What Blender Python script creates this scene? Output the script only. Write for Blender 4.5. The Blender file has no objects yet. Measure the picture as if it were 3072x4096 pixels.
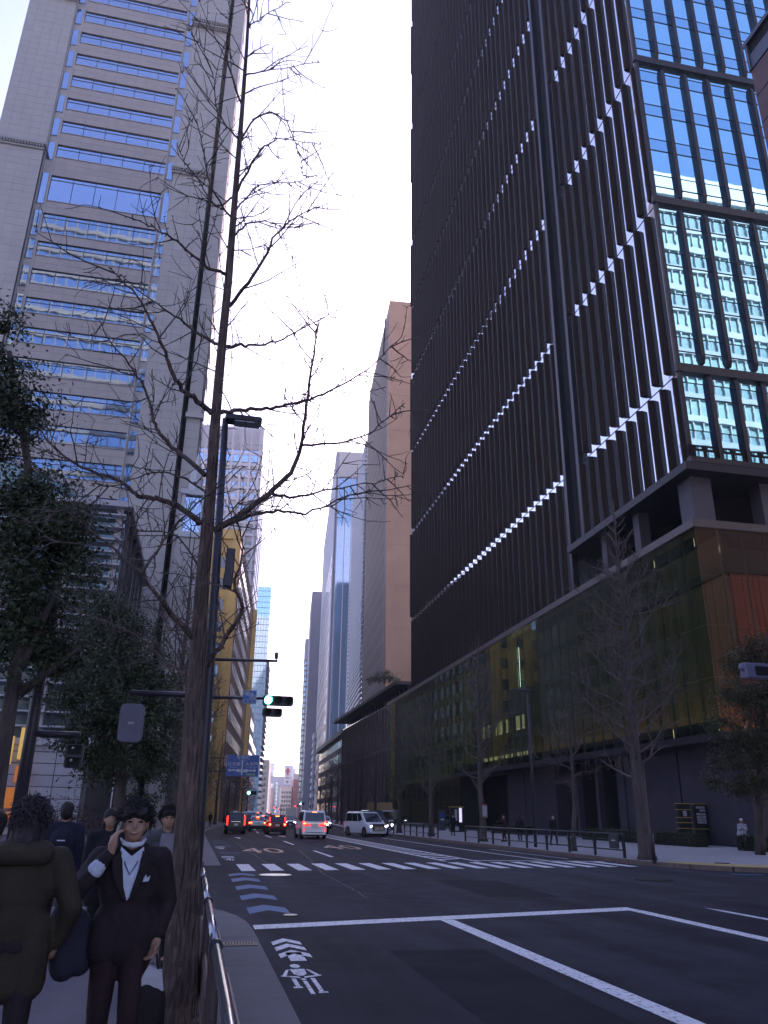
import bpy, bmesh, math, random
from mathutils import Vector, Matrix, noise as mnoise
R = math.radians
random.seed(7)
SC = bpy.context.scene
COL = SC.collection
# ------------------------------------------------------------------ camera
CF, CPITCH, CROLL, CYAW, CH = 3160.0, 21.0, 0.8, 12.45, 1.68
CAM = Vector((0, 0, CH))
_p, _y, _r = R(CPITCH), R(CYAW), R(CROLL)
_fw = Vector((math.sin(_y)*math.cos(_p), math.cos(_y)*math.cos(_p), math.sin(_p)))
_rt0 = Vector((math.cos(_y), -math.sin(_y), 0)); _up0 = _rt0.cross(_fw)
_rt = _rt0*math.cos(_r) + _up0*math.sin(_r)
_up = _up0*math.cos(_r) - _rt0*math.sin(_r)
cd = bpy.data.cameras.new('camera'); cam = bpy.data.objects.new('camera', cd); COL.objects.link(cam)
cam.matrix_world = Matrix(((_rt.x, _up.x, -_fw.x, 0), (_rt.y, _up.y, -_fw.y, 0), (_rt.z, _up.z, -_fw.z, CH), (0, 0, 0, 1)))
cd.sensor_fit = 'VERTICAL'; cd.sensor_height = 36.0; cd.lens = CF/4096*36
cd.clip_start = 0.1; cd.clip_end = 6000
SC.camera = cam
# ------------------------------------------------------------------ world, sun, exposure
SUN_AZ, SUN_EL = 24.0, 31.0
w = bpy.data.worlds.new('World'); SC.world = w; w.use_nodes = True
nt = w.node_tree; bg = nt.nodes['Background']
sky = nt.nodes.new('ShaderNodeTexSky'); sky.sky_type = 'NISHITA'; sky.sun_disc = False
sky.sun_elevation = R(SUN_EL); sky.sun_rotation = R(SUN_AZ)
sky.air_density = 1.2; sky.dust_density = 1.2; sky.ozone_density = 1.5; sky.altitude = 20
nt.links.new(sky.outputs[0], bg.inputs[0]); bg.inputs[1].default_value = 0.15
sd = bpy.data.lights.new('sun', 'SUN'); sun = bpy.data.objects.new('sun', sd); COL.objects.link(sun)
sd.energy = 4.0; sd.angle = R(0.53); sd.color = (1.0, 0.9, 0.76)
sdir = Vector((math.sin(R(SUN_AZ))*math.cos(R(SUN_EL)), math.cos(R(SUN_AZ))*math.cos(R(SUN_EL)), math.sin(R(SUN_EL))))
sun.rotation_euler = sdir.to_track_quat('Z', 'Y').to_euler()
sun.location = sdir*400
SC.cycles.max_bounces = 7; SC.cycles.diffuse_bounces = 3; SC.cycles.glossy_bounces = 4; SC.cycles.transmission_bounces = 4; SC.cycles.transparent_max_bounces = 10
vs = SC.view_settings
vs.view_transform = 'Standard'; vs.look = 'None'; vs.exposure = 1.27; vs.gamma = 1.0; vs.use_curve_mapping = False
vs.use_white_balance = True; vs.white_balance_temperature = 6200; vs.white_balance_tint = 40
# ------------------------------------------------------------------ pixel helpers (photo pixels 3072 x 4096 give directions only)
DD = 3072/1659.0
def ray(x, y):
    d = _fw*CF + _rt*(x-1536) + _up*(2048-y)
    return d.normalized()
def gnd(x, y, z=0.0):
    d = ray(x, y); return CAM + d*((z-CH)/d.z)
def atY(x, y, Y):
    d = ray(x*DD, y*DD); return CAM + d*(Y/d.y)
def atX(x, y, X):
    d = ray(x*DD, y*DD); return CAM + d*(X/d.x)
def off(Y):            # the street bends gently to the right beyond Y = 90
    if Y < 70: return 0.0
    if Y < 110: return 0.108*(Y-70)**2/80
    return 0.108*(Y-90)
# ------------------------------------------------------------------ materials
MATS = {}
def mat(name, col, rough=0.7, metal=0.0, var=0.12, scale=6.0, bump=0.0, bscale=None, stretch=(1, 1, 1), col2=None, spec=0.4, emit=None, estr=0.0, coords='Object'):
    if name in MATS: return MATS[name]
    m = bpy.data.materials.new(name); m.use_nodes = True; N = m.node_tree.nodes; L = m.node_tree.links
    b = N['Principled BSDF']; b.inputs['Roughness'].default_value = rough; b.inputs['Metallic'].default_value = metal
    b.inputs['Specular IOR Level'].default_value = spec
    tc = N.new('ShaderNodeTexCoord'); mp = N.new('ShaderNodeMapping'); mp.inputs['Scale'].default_value = stretch
    L.new(tc.outputs[coords], mp.inputs[0])
    if var > 0 or col2:
        nz = N.new('ShaderNodeTexNoise'); nz.inputs['Scale'].default_value = scale; nz.inputs['Detail'].default_value = 6; nz.inputs['Roughness'].default_value = 0.65
        L.new(mp.outputs[0], nz.inputs[0])
        cr = N.new('ShaderNodeValToRGB'); cr.color_ramp.elements[0].position = 0.3; cr.color_ramp.elements[1].position = 0.72
        a = tuple(c*(1-var) for c in col); z = tuple(min(1, c*(1+var)) for c in (col2 or col))
        cr.color_ramp.elements[0].color = (*a, 1); cr.color_ramp.elements[1].color = (*z, 1)
        L.new(nz.outputs[0], cr.inputs[0]); L.new(cr.outputs[0], b.inputs['Base Color'])
    else:
        b.inputs['Base Color'].default_value = (*col, 1)
    if bump > 0:
        n2 = N.new('ShaderNodeTexNoise'); n2.inputs['Scale'].default_value = bscale or scale*4; n2.inputs['Detail'].default_value = 5
        L.new(mp.outputs[0], n2.inputs[0]); bp = N.new('ShaderNodeBump'); bp.inputs['Strength'].default_value = bump; bp.inputs['Distance'].default_value = 0.02
        L.new(n2.outputs[0], bp.inputs['Height']); L.new(bp.outputs[0], b.inputs['Normal'])
    if emit:
        b.inputs['Emission Color'].default_value = (*emit, 1); b.inputs['Emission Strength'].default_value = estr
    MATS[name] = m; return m
def mirror_glass(name, col, rough=0.03, wav=0.0, wscale=0.35, metal=0.85):
    """coated facade glass: tinted mirror with slightly wavy panes"""
    m = mat(name, col, rough, metal, 0.05, 0.2)
    if wav > 0:
        N = m.node_tree.nodes; L = m.node_tree.links
        tc = N.new('ShaderNodeTexCoord'); n = N.new('ShaderNodeTexNoise'); n.inputs['Scale'].default_value = wscale; n.inputs['Detail'].default_value = 2
        L.new(tc.outputs['Object'], n.inputs[0]); bp = N.new('ShaderNodeBump'); bp.inputs['Strength'].default_value = wav; bp.inputs['Distance'].default_value = 0.3
        L.new(n.outputs[0], bp.inputs['Height']); L.new(bp.outputs[0], N['Principled BSDF'].inputs['Normal'])
    return m
def clear_glass(name, tint, refl=0.1):
    if name in MATS: return MATS[name]
    m = bpy.data.materials.new(name); m.use_nodes = True; N = m.node_tree.nodes; L = m.node_tree.links
    N.remove(N['Principled BSDF']); out = N['Material Output']
    t = N.new('ShaderNodeBsdfTransparent'); t.inputs[0].default_value = (*tint, 1)
    g = N.new('ShaderNodeBsdfGlossy'); g.inputs[0].default_value = (.9, .95, .95, 1); g.inputs[1].default_value = 0.02
    lw = N.new('ShaderNodeLayerWeight'); lw.inputs[0].default_value = refl
    mx = N.new('ShaderNodeMixShader'); pw = N.new('ShaderNodeMath'); pw.operation = 'POWER'; pw.inputs[1].default_value = 3; lw.inputs[0].default_value = .5; L.new(lw.outputs['Facing'], pw.inputs[0]); ma = N.new('ShaderNodeMath'); ma.operation = 'MULTIPLY_ADD'; ma.inputs[1].default_value = .5; ma.inputs[2].default_value = refl*.14; L.new(pw.outputs[0], ma.inputs[0]); L.new(ma.outputs[0], mx.inputs[0]); L.new(t.outputs[0], mx.inputs[1]); L.new(g.outputs[0], mx.inputs[2])
    L.new(mx.outputs[0], out.inputs[0]); MATS[name] = m; return m
def tiled(name, col, tw, th, joint=(0.1, 0.1, 0.1), rough=0.7, jw=0.02, axis='XZ', var=0.1, off_=0.0, metal=0.0):
    """fine far-off tiling only: thin joints between cladding slabs"""
    if name in MATS: return MATS[name]
    m = mat(name, col, rough, metal, var, 0.8); N = m.node_tree.nodes; L = m.node_tree.links; b = N['Principled BSDF']
    src = b.inputs['Base Color'].links[0].from_socket
    tc = N.new('ShaderNodeTexCoord'); sp = N.new('ShaderNodeSeparateXYZ'); L.new(tc.outputs['Object'], sp.inputs[0])
    add = N.new('ShaderNodeMath'); add.operation = 'ADD'; L.new(sp.outputs[0], add.inputs[0]); L.new(sp.outputs[1], add.inputs[1])
    cb = N.new('ShaderNodeCombineXYZ'); L.new(add.outputs[0], cb.inputs[0]); L.new(sp.outputs[2], cb.inputs[1])
    br = N.new('ShaderNodeTexBrick'); br.offset = off_; br.inputs['Scale'].default_value = 1; br.inputs['Mortar Size'].default_value = jw
    br.inputs['Brick Width'].default_value = tw; br.inputs['Row Height'].default_value = th; br.inputs['Mortar Smooth'].default_value = 0.2
    br.inputs['Color1'].default_value = (1, 1, 1, 1); br.inputs['Color2'].default_value = (.88, .88, .9, 1); br.inputs['Mortar'].default_value = (*joint, 1)
    L.new(cb.outputs[0], br.inputs[0]); mu = N.new('ShaderNodeMix'); mu.data_type = 'RGBA'; mu.blend_type = 'MULTIPLY'; mu.inputs[0].default_value = 1
    L.new(src, mu.inputs[6]); L.new(br.outputs[0], mu.inputs[7]); L.new(mu.outputs[2], b.inputs['Base Color'])
    return m
# ------------------------------------------------------------------ mesh builder
class MB:
    def __init__(s): s.v = []; s.f = []
    def box(s, x0, y0, z0, x1, y1, z1):
        i = len(s.v); s.v += [(x0,y0,z0),(x1,y0,z0),(x1,y1,z0),(x0,y1,z0),(x0,y0,z1),(x1,y0,z1),(x1,y1,z1),(x0,y1,z1)]
        s.f += [(i,i+3,i+2,i+1),(i+4,i+5,i+6,i+7),(i,i+1,i+5,i+4),(i+1,i+2,i+6,i+5),(i+2,i+3,i+7,i+6),(i+3,i,i+4,i+7)]; return s
    def quad(s, *p):
        i = len(s.v); s.v += [tuple(q) for q in p]; s.f.append(tuple(range(i, i+len(p)))); return s
    def tube(s, pts, rad, n=8, cap=True):
        pts = [Vector(p) for p in pts]; m = len(pts)
        if not isinstance(rad, (list, tuple)): rad = [rad]*m
        base = len(s.v); d = (pts[1]-pts[0]).normalized(); a = d.orthogonal().normalized()
        for k in range(m):
            if k == 0: d = pts[1]-pts[0]
            elif k == m-1: d = pts[k]-pts[k-1]
            else: d = pts[k+1]-pts[k-1]
            d = d.normalized() if d.length > 1e-9 else Vector((0, 0, 1))
            a = (a - d*a.dot(d)); a = a.normalized() if a.length > 1e-6 else d.orthogonal().normalized()
            b = d.cross(a)
            for j in range(n):
                t = 2*math.pi*j/n; q = pts[k] + (a*math.cos(t)+b*math.sin(t))*rad[k]; s.v.append(tuple(q))
        for k in range(m-1):
            for j in range(n):
                j2 = (j+1) % n; s.f.append((base+k*n+j, base+k*n+j2, base+(k+1)*n+j2, base+(k+1)*n+j))
        if cap:
            s.f.append(tuple(base+j for j in reversed(range(n)))); s.f.append(tuple(base+(m-1)*n+j for j in range(n)))
        return s
    def prism(s, poly, z0, z1):       # vertical prism from a counter-clockwise xy polygon
        n = len(poly); i = len(s.v); s.v += [(p[0], p[1], z0) for p in poly]+[(p[0], p[1], z1) for p in poly]
        s.f.append(tuple(i+k for k in reversed(range(n)))); s.f.append(tuple(i+n+k for k in range(n)))
        for k in range(n): k2 = (k+1) % n; s.f.append((i+k, i+k2, i+n+k2, i+n+k))
        return s
    def xprism(s, poly, x0, x1):      # polygon in (y,z) extruded along x
        n = len(poly); i = len(s.v); s.v += [(x0, p[0], p[1]) for p in poly]+[(x1, p[0], p[1]) for p in poly]
        s.f.append(tuple(i+k for k in reversed(range(n)))); s.f.append(tuple(i+n+k for k in range(n)))
        for k in range(n): k2 = (k+1) % n; s.f.append((i+k, i+k2, i+n+k2, i+n+k))
        return s
    def yprism(s, poly, y0, y1):      # polygon in (x,z) extruded along y
        n = len(poly); i = len(s.v); s.v += [(p[0], y0, p[1]) for p in poly]+[(p[0], y1, p[1]) for p in poly]
        s.f.append(tuple(i+k for k in range(n))); s.f.append(tuple(i+n+k for k in reversed(range(n))))
        for k in range(n): k2 = (k+1) % n; s.f.append((i+k2, i+k, i+n+k, i+n+k2))
        return s
    def ball(s, c, r, n=10, m=6):
        if not isinstance(r, (list, tuple)): r = (r, r, r)
        base = len(s.v); s.v.append((c[0], c[1], c[2]+r[2]))
        for i in range(1, m):
            t = math.pi*i/m
            for j in range(n):
                a = 2*math.pi*j/n; s.v.append((c[0]+r[0]*math.sin(t)*math.cos(a), c[1]+r[1]*math.sin(t)*math.sin(a), c[2]+r[2]*math.cos(t)))
        s.v.append((c[0], c[1], c[2]-r[2])); e = len(s.v)-1
        for j in range(n): s.f.append((base, base+1+j, base+1+(j+1) % n)); s.f.append((e, base+1+(m-2)*n+(j+1) % n, base+1+(m-2)*n+j))
        for i in range(m-2):
            for j in range(n):
                a = base+1+i*n; s.f.append((a+j, a+n+j, a+n+(j+1) % n, a+(j+1) % n))
        return s
    def mesh(s, name, m, smooth=False, fix=False):
        me = bpy.data.meshes.new(name); me.from_pydata(s.v, [], s.f)
        if fix:
            bm = bmesh.new(); bm.from_mesh(me); bmesh.ops.recalc_face_normals(bm, faces=bm.faces); bm.to_mesh(me); bm.free()
        if m: me.materials.append(m)
        if smooth: me.polygons.foreach_set('use_smooth', [True]*len(me.polygons))
        me.update(); return me
    def build(s, name, m, parent=None, smooth=False, fix=False, bevel=0.0):
        o = link(name, s.mesh(name, m, smooth, fix), parent)
        if bevel > 0:
            b = o.modifiers.new('bevel', 'BEVEL'); b.width = bevel; b.segments = 2; b.limit_method = 'ANGLE'
        return o
def link(name, me, parent=None, loc=None, rz=0.0):
    o = bpy.data.objects.new(name, me); COL.objects.link(o)
    if parent: o.parent = parent
    if loc is not None: o.location = loc
    if rz: o.rotation_euler = (0, 0, rz)
    return o
def tag(o, label, cat, group=None):
    o['label'] = label; o['category'] = cat
    if group: o['group'] = group
    return o
def struct(o): o['kind'] = 'structure'; return o
def stuff(o): o['kind'] = 'stuff'; return o
def thing(name, label, cat, loc=(0, 0, 0), rz=0.0, group=None):
    o = link(name, None, None, loc, rz); o.empty_display_size = 0.3
    return tag(o, label, cat, group)
def copy_tree(o, parent=None):
    c = o.copy(); COL.objects.link(c); c.parent = parent
    for ch in o.children: copy_tree(ch, c)
    return c
TMP = bpy.data.scenes.new('workbench')      # scratch scene so that meshing does not re-evaluate the whole street
def bake(o):
    TMP.collection.objects.link(o)
    with bpy.context.temp_override(scene=TMP, view_layer=TMP.view_layers[0]):
        dg = bpy.context.evaluated_depsgraph_get(); me = bpy.data.meshes.new_from_object(o.evaluated_get(dg))
    bpy.data.objects.remove(o); return me
def text_mesh(txt, size, m, name='text', align='CENTER', ext=0.0):
    cu = bpy.data.curves.new(name, 'FONT'); cu.body = txt; cu.size = size; cu.align_x = align; cu.align_y = 'CENTER'; cu.extrude = ext; cu.resolution_u = 2
    o = bpy.data.objects.new(name, cu); me = bake(o); bpy.data.curves.remove(cu)
    me.materials.clear(); me.materials.append(m); me.name = name; return me
# ================================================================== ground, road, pavements
M_asph = mat('asphalt', (0.034, 0.035, 0.043), 0.82, 0, 0.28, 0.9, 0.55, 90, coords='Object', spec=0.12)
def asphalt_wear(m):
    N = m.node_tree.nodes; L = m.node_tree.links; b = N['Principled BSDF']; src = b.inputs['Base Color'].links[0].from_socket
    tc = N.new('ShaderNodeTexCoord'); n = N.new('ShaderNodeTexNoise'); n.inputs['Scale'].default_value = 55; n.inputs['Detail'].default_value = 8; n.inputs['Roughness'].default_value = .8; L.new(tc.outputs['Object'], n.inputs[0])
    cr = N.new('ShaderNodeValToRGB'); cr.color_ramp.elements[0].position = .35; cr.color_ramp.elements[1].position = .75
    cr.color_ramp.elements[0].color = (.5, .5, .5, 1); cr.color_ramp.elements[1].color = (1.9, 1.9, 1.95, 1); L.new(n.outputs[0], cr.inputs[0])
    mp = N.new('ShaderNodeMapping'); mp.inputs['Scale'].default_value = (0.9, 0.05, 1); L.new(tc.outputs['Object'], mp.inputs[0])
    n3 = N.new('ShaderNodeTexNoise'); n3.inputs['Scale'].default_value = 1.1; n3.inputs['Detail'].default_value = 4; L.new(mp.outputs[0], n3.inputs[0])
    c3 = N.new('ShaderNodeValToRGB'); c3.color_ramp.elements[0].position = .35; c3.color_ramp.elements[1].position = .7
    c3.color_ramp.elements[0].color = (.68, .68, .68, 1); c3.color_ramp.elements[1].color = (1.35, 1.35, 1.36, 1); L.new(n3.outputs[0], c3.inputs[0])
    for c in (cr, c3):
        mu = N.new('ShaderNodeMix'); mu.data_type = 'RGBA'; mu.blend_type = 'MULTIPLY'; mu.inputs[0].default_value = 1
        L.new(src, mu.inputs[6]); L.new(c.outputs[0], mu.inputs[7]); src = mu.outputs[2]
    L.new(src, b.inputs['Base Color'])
asphalt_wear(M_asph)
M_ground = mat('ground_concrete', (0.16, 0.16, 0.165), 0.9, 0, 0.15, 0.3)
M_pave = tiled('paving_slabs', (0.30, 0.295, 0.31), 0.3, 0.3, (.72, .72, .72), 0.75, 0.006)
def floor_coords(m):      # slabs lie in the xy plane
    N = m.node_tree.nodes; L = m.node_tree.links
    cb = [n for n in N if n.type == 'COMBXYZ'][0]; sp = [n for n in N if n.type == 'SEPXYZ'][0]
    for l in list(cb.inputs[0].links)+list(cb.inputs[1].links): L.remove(l)
    L.new(sp.outputs[0], cb.inputs[0]); L.new(sp.outputs[1], cb.inputs[1])
floor_coords(M_pave)
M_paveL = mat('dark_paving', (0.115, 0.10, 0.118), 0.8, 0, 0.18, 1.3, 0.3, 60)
M_gut = mat('gutter_concrete', (0.15, 0.145, 0.15), 0.85, 0, 0.16, 1.6, 0.4, 80)
M_kerb_a = mat('kerb_pale', (0.36, 0.29, 0.24), 0.85, 0, 0.3, 5, 0.5, 40)
M_kerb_b = mat('kerb_grey', (0.17, 0.155, 0.16), 0.85, 0, 0.25, 5, 0.5, 40)
M_kerb_c = mat('kerb_brown', (0.16, 0.115, 0.10), 0.85, 0, 0.25, 5, 0.5, 40)
def worn(name, col, lo=0.36, under=(0.07, 0.07, 0.075)):
    m = mat(name, col, 0.7, 0, 0.08, 3.0)
    N = m.node_tree.nodes; L = m.node_tree.links; b = N['Principled BSDF']; src = b.inputs['Base Color'].links[0].from_socket
    tc = N.new('ShaderNodeTexCoord'); n = N.new('ShaderNodeTexNoise'); n.inputs['Scale'].default_value = 14; n.inputs['Detail'].default_value = 8; n.inputs['Roughness'].default_value = .75
    L.new(tc.outputs['Object'], n.inputs[0]); cr = N.new('ShaderNodeValToRGB'); cr.color_ramp.elements[0].position = lo; cr.color_ramp.elements[1].position = lo+.08
    L.new(n.outputs[0], cr.inputs[0]); mx = N.new('ShaderNodeMix'); mx.data_type = 'RGBA'; L.new(cr.outputs[0], mx.inputs[0])
    mx.inputs[6].default_value = (*under, 1); L.new(src, mx.inputs[7]); L.new(mx.outputs[2], b.inputs['Base Color']); return m
M_white = worn('road_paint_white', (0.74, 0.73, 0.74), 0.385)
M_blue = worn('road_paint_blue', (0.045, 0.12, 0.26), 0.37)
M_orange = worn('road_paint_orange', (0.55, 0.36, 0.22), 0.40)
M_tar = mat('tar', (0.02, 0.02, 0.022), 0.5, 0, 0.1)
M_yellow = mat('tactile_yellow', (0.42, 0.30, 0.10), 0.75, 0, 0.15, 4)

g = MB().quad((-3000, -3000, -.04), (3000, -3000, -.04), (3000, 3000, -.04), (-3000, 3000, -.04)).build('ground', M_ground); struct(g)
def sidestrip(xa, xb, y0, y1, step, z):
    n = max(1, int((y1-y0)/step)); return [(xa+off(y0+(y1-y0)*k/n), y0+(y1-y0)*k/n, z) for k in range(n+1)], [(xb+off(y0+(y1-y0)*k/n), y0+(y1-y0)*k/n, z) for k in range(n+1)]
road = MB()
def ladder(mb, a, b):
    for k in range(len(a)-1): mb.quad(a[k], b[k], b[k+1], a[k+1])
ladder(road, *sidestrip(.5, 17.6, -40, 70, 10, 0)); ladder(road, *sidestrip(.5, 17.6, 70, 1000, 10, 0))
road.quad((-120, 16.2, 0), (.5, 16.2, 0), (.5, 27.6, 0), (-120, 27.6, 0))
road.quad((17.6, -40, 0), (22.9, -40, 0), (22.9, 25.6, 0), (17.6, 31, 0))
road = struct(road.build('road', M_asph))
def arc(cx, cy, r, a0, a1, n=8): return [(cx+r*math.cos(R(a0+(a1-a0)*k/n)), cy+r*math.sin(R(a0+(a1-a0)*k/n))) for k in range(n+1)]
# left pavement, near side
ZL = 0.08
cornerL = arc(-2.6, 13.4, 2.98, 0, 90)
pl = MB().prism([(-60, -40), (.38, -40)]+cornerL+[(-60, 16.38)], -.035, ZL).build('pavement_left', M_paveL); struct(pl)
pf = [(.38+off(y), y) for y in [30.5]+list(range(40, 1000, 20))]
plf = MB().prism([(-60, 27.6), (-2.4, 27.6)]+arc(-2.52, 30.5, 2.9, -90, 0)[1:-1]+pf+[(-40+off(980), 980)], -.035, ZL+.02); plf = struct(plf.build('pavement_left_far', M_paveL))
ZR = 0.15
prr = [(17.25+off(y), y) for y in range(980, 30, -20)]
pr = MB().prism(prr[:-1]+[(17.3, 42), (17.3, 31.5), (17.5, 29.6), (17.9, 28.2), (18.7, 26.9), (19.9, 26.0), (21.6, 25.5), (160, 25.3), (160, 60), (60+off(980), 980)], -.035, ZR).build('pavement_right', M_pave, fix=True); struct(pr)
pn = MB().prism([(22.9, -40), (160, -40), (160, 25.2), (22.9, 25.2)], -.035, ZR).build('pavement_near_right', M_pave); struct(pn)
# kerb stones
def kerb(p, q, z, m, parent, wdt=0.15, dz=0.012):
    p = Vector(p); q = Vector(q); d = (q-p).normalized(); n = Vector((d.y, -d.x))*wdt; e = d*0.006
    a, b = p+e, q-e
    return MB().prism([a, a+n, b+n, b], -.035, z+dz).build('kerb_stone', m, parent, bevel=.012)
y = -2.0; k = 0
while y < 13.3:
    mm = M_kerb_a if (y < 9.2 or 11.15 < y < 13) else M_kerb_b
    kerb((.38, y), (.38, min(y+.62, 13.4)), ZL, mm, pl); y += .62
for k in range(8): kerb(cornerL[k], cornerL[k+1], ZL, M_kerb_b, pl)
y = 30.5
while y < 62:
    kerb((.38, y), (.38, y+.9), ZL+.02, random.choice([M_kerb_a, M_kerb_b, M_kerb_b]), plf); y += .9
pts = [(21.6, 25.5), (19.9, 26.0), (18.7, 26.9), (17.9, 28.2), (17.5, 29.6), (17.3, 31.5)]
for k in range(5): kerb(pts[k+1], pts[k], ZR, M_kerb_c, pr)
y = 31.5
while y < 70:
    o = MB().box(17.13, y+.006, -.035, 17.3, y+.994, ZR+.012).build('kerb_stone', M_kerb_c, pr, bevel=.015); y += 1.0
MB().prism([(17.55, 29.9), (18.0, 28.35), (18.8, 27.05), (20.0, 26.15), (21.7, 25.65), (30, 25.6), (30, 27.2), (21.5, 27.3), (19.6, 28.4), (18.6, 30.2)], ZR-.02, ZR+.006).build('tactile_strip', M_yellow, pr, fix=True)
# gutter with two drains
gut = MB().prism([(.53, -20), (1.05, -20), (1.07, 13.9), (1.03, 14.8), (.92, 15.6), (.74, 16.3), (.5, 16.9), (.2, 17.15), (.0, 16.5), (.35, 15.4), (.53, 13.4)], -.035, .006); gut = struct(gut.build('gutter', M_gut))
for yy in (8.9, 10.7, 13.0):
    MB().box(.54, yy, .005, 1.05, yy+.012, .0085).build('joint', M_tar, gut)
gf = MB(); ladder(gf, *sidestrip(.53, 1.1, 30, 70, 5, .006)); ladder(gf, *sidestrip(.53, 1.1, 70, 200, 5, .006)); gf = struct(gf.build('gutter_far', M_gut))
M_iron = mat('cast_iron', (0.05, 0.05, 0.052), 0.5, 0.7, 0.2, 20, .3)
for i, yy in enumerate((12.35, 7.62)):
    t = thing('drain_grate', ['iron bar drain grate in the gutter nearer the stop line', 'iron bar drain grate in the gutter at the bottom edge of the photo'][i], 'drain grate', (.78, yy, .006), group='gutter drain grates')
    MB().box(-.22, -.16, .0, .22, .16, .004).build('pit', mat('pit_black', (.008, .008, .008), 1, 0, 0), t)
    fr = MB()
    fr.box(-.24, -.18, 0, .24, -.155, .012).box(-.24, .155, 0, .24, .18, .012).box(-.24, -.155, 0, -.22, .155, .012).box(.22, -.155, 0, .24, .155, .012); fr.build('frame', M_iron, t)
    bm_ = MB().box(-.012, -.155, .0, .012, .155, .011).mesh('bar', M_iron)
    for k in range(11): link('bar', bm_, t, (-.2+k*.04, 0, 0))
# painted markings, each a sheet just above the asphalt
ZM = .004
def paint(poly, name, m=M_white, z=ZM):
    return MB().quad(*[(p[0], p[1], z) for p in poly]).build(name, m, road)
def band(p, q, wd, name, m=M_white, z=ZM):
    p = Vector(p); q = Vector(q); d = (q-p).normalized(); n = Vector((-d.y, d.x))*wd/2
    return paint([p-n, q-n, q+n, p+n], name, m, z)
def cw(x): return 27.25+.16*(x-1.6)
for k in range(17):
    x = 1.64+.905*k
    paint([(x, cw(x)), (x+.45, cw(x+.45)), (x+.45, cw(x+.45)+3.55), (x, cw(x)+3.55)], 'crosswalk_stripe')
for k in range(6):     # crosswalk over the side street on the left
    yy = 20.0+k*1.15; paint([(-2.9, yy), (.25, yy), (.25, yy+.5), (-2.9, yy+.5)], 'crosswalk_stripe')
for k in range(8):     # crosswalk over the side street on the right
    yy = 23.9-k*.95; paint([(19.6, yy), (23.2, yy), (23.2, yy-.45), (19.6, yy-.45)], 'crosswalk_stripe')
sl = lambda x: 14.1+.255*(x-1.1)
paint([(1.1, sl(1.1)-.25), (8.75, sl(8.75)-.25), (8.75, sl(8.75)+.25), (1.1, sl(1.1)+.25)], 'stop_line')
band((4.42, -8), (4.46, sl(4.46)-.27), .15+.1, 'lane_line')
band((8.62, -8), (8.64, sl(8.64)-.26), .27, 'centre_line')
paint([(10.3, -5), (10.42, -5), (10.46, 15.4), (10.36, 16.1), (10.3, 15.4)], 'lane_line')
band((12.6, -5), (12.6, 15.0), .12, 'lane_line')
for y0, y1 in ((36.1, 42.1), (50.2, 56.4), (64.5, 71), (79, 86), (93, 100), (108, 115), (124, 131)):
    band((5.93+off(y0), y0), (6.0+off(y1), y1), .17, 'lane_dash')
# hatched central reserve
def mx_(y): return 10.0+.012*(y-35)+off(y)
for y0, y1 in ((32.9, 52), (52, 70), (70, 84), (84, 100)):
    band((mx_(y0), y0), (mx_(y1), y1), .16, 'centre_line'); band((mx_(y0)+1.35, y0), (mx_(y1)+1.35, y1), .16, 'centre_line')
for k in range(34):
    y0 = 34+k*1.25; a = mx_(y0)
    paint([(a+.1, y0), (a+.1, y0+.42), (a+1.25, y0+1.35), (a+1.25, y0+.93)], 'hatch_stripe')
band((14.55, 40), (14.75, 66), .15, 'edge_line'); band((14.62, 33.0), (14.55, 40), .15, 'edge_line')
band((11.35, 33.6), (16.9, 33.05), .3, 'stop_line')
band((16.2, 35), (16.2, 45), .1, 'edge_line')
# 40 speed numerals
for (zx, zy, sx) in ((578, 832, 1), (1095, 811, 1)):
    c = gnd(700+zx/1.659, 2900+zy/1.659)
    me = text_mesh('40', 1.0, M_orange, 'speed_numeral'); xs = [v.co.x for v in me.vertices]; ys = [v.co.y for v in me.vertices]
    wx = max(xs)-min(xs); wy = max(ys)-min(ys)
    for v in me.vertices: v.co.x = (v.co.x-(max(xs)+min(xs))/2)*2.0/wx; v.co.y = (v.co.y-(max(ys)+min(ys))/2)*5.2/wy
    link('speed_numeral', me, road, (c.x, c.y, ZM))
for c in (gnd(700+420/1.659, 2900+750/1.659), gnd(700+713/1.659, 2900+740/1.659)):   # lane arrows
    x, yy = c.x, c.y; paint([(x-.07, yy-2), (x+.07, yy-2), (x+.07, yy+.6), (x+.35, yy+.4), (x, yy+2.2), (x-.35, yy+.4), (x-.07, yy+.6)], 'lane_arrow')
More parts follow.
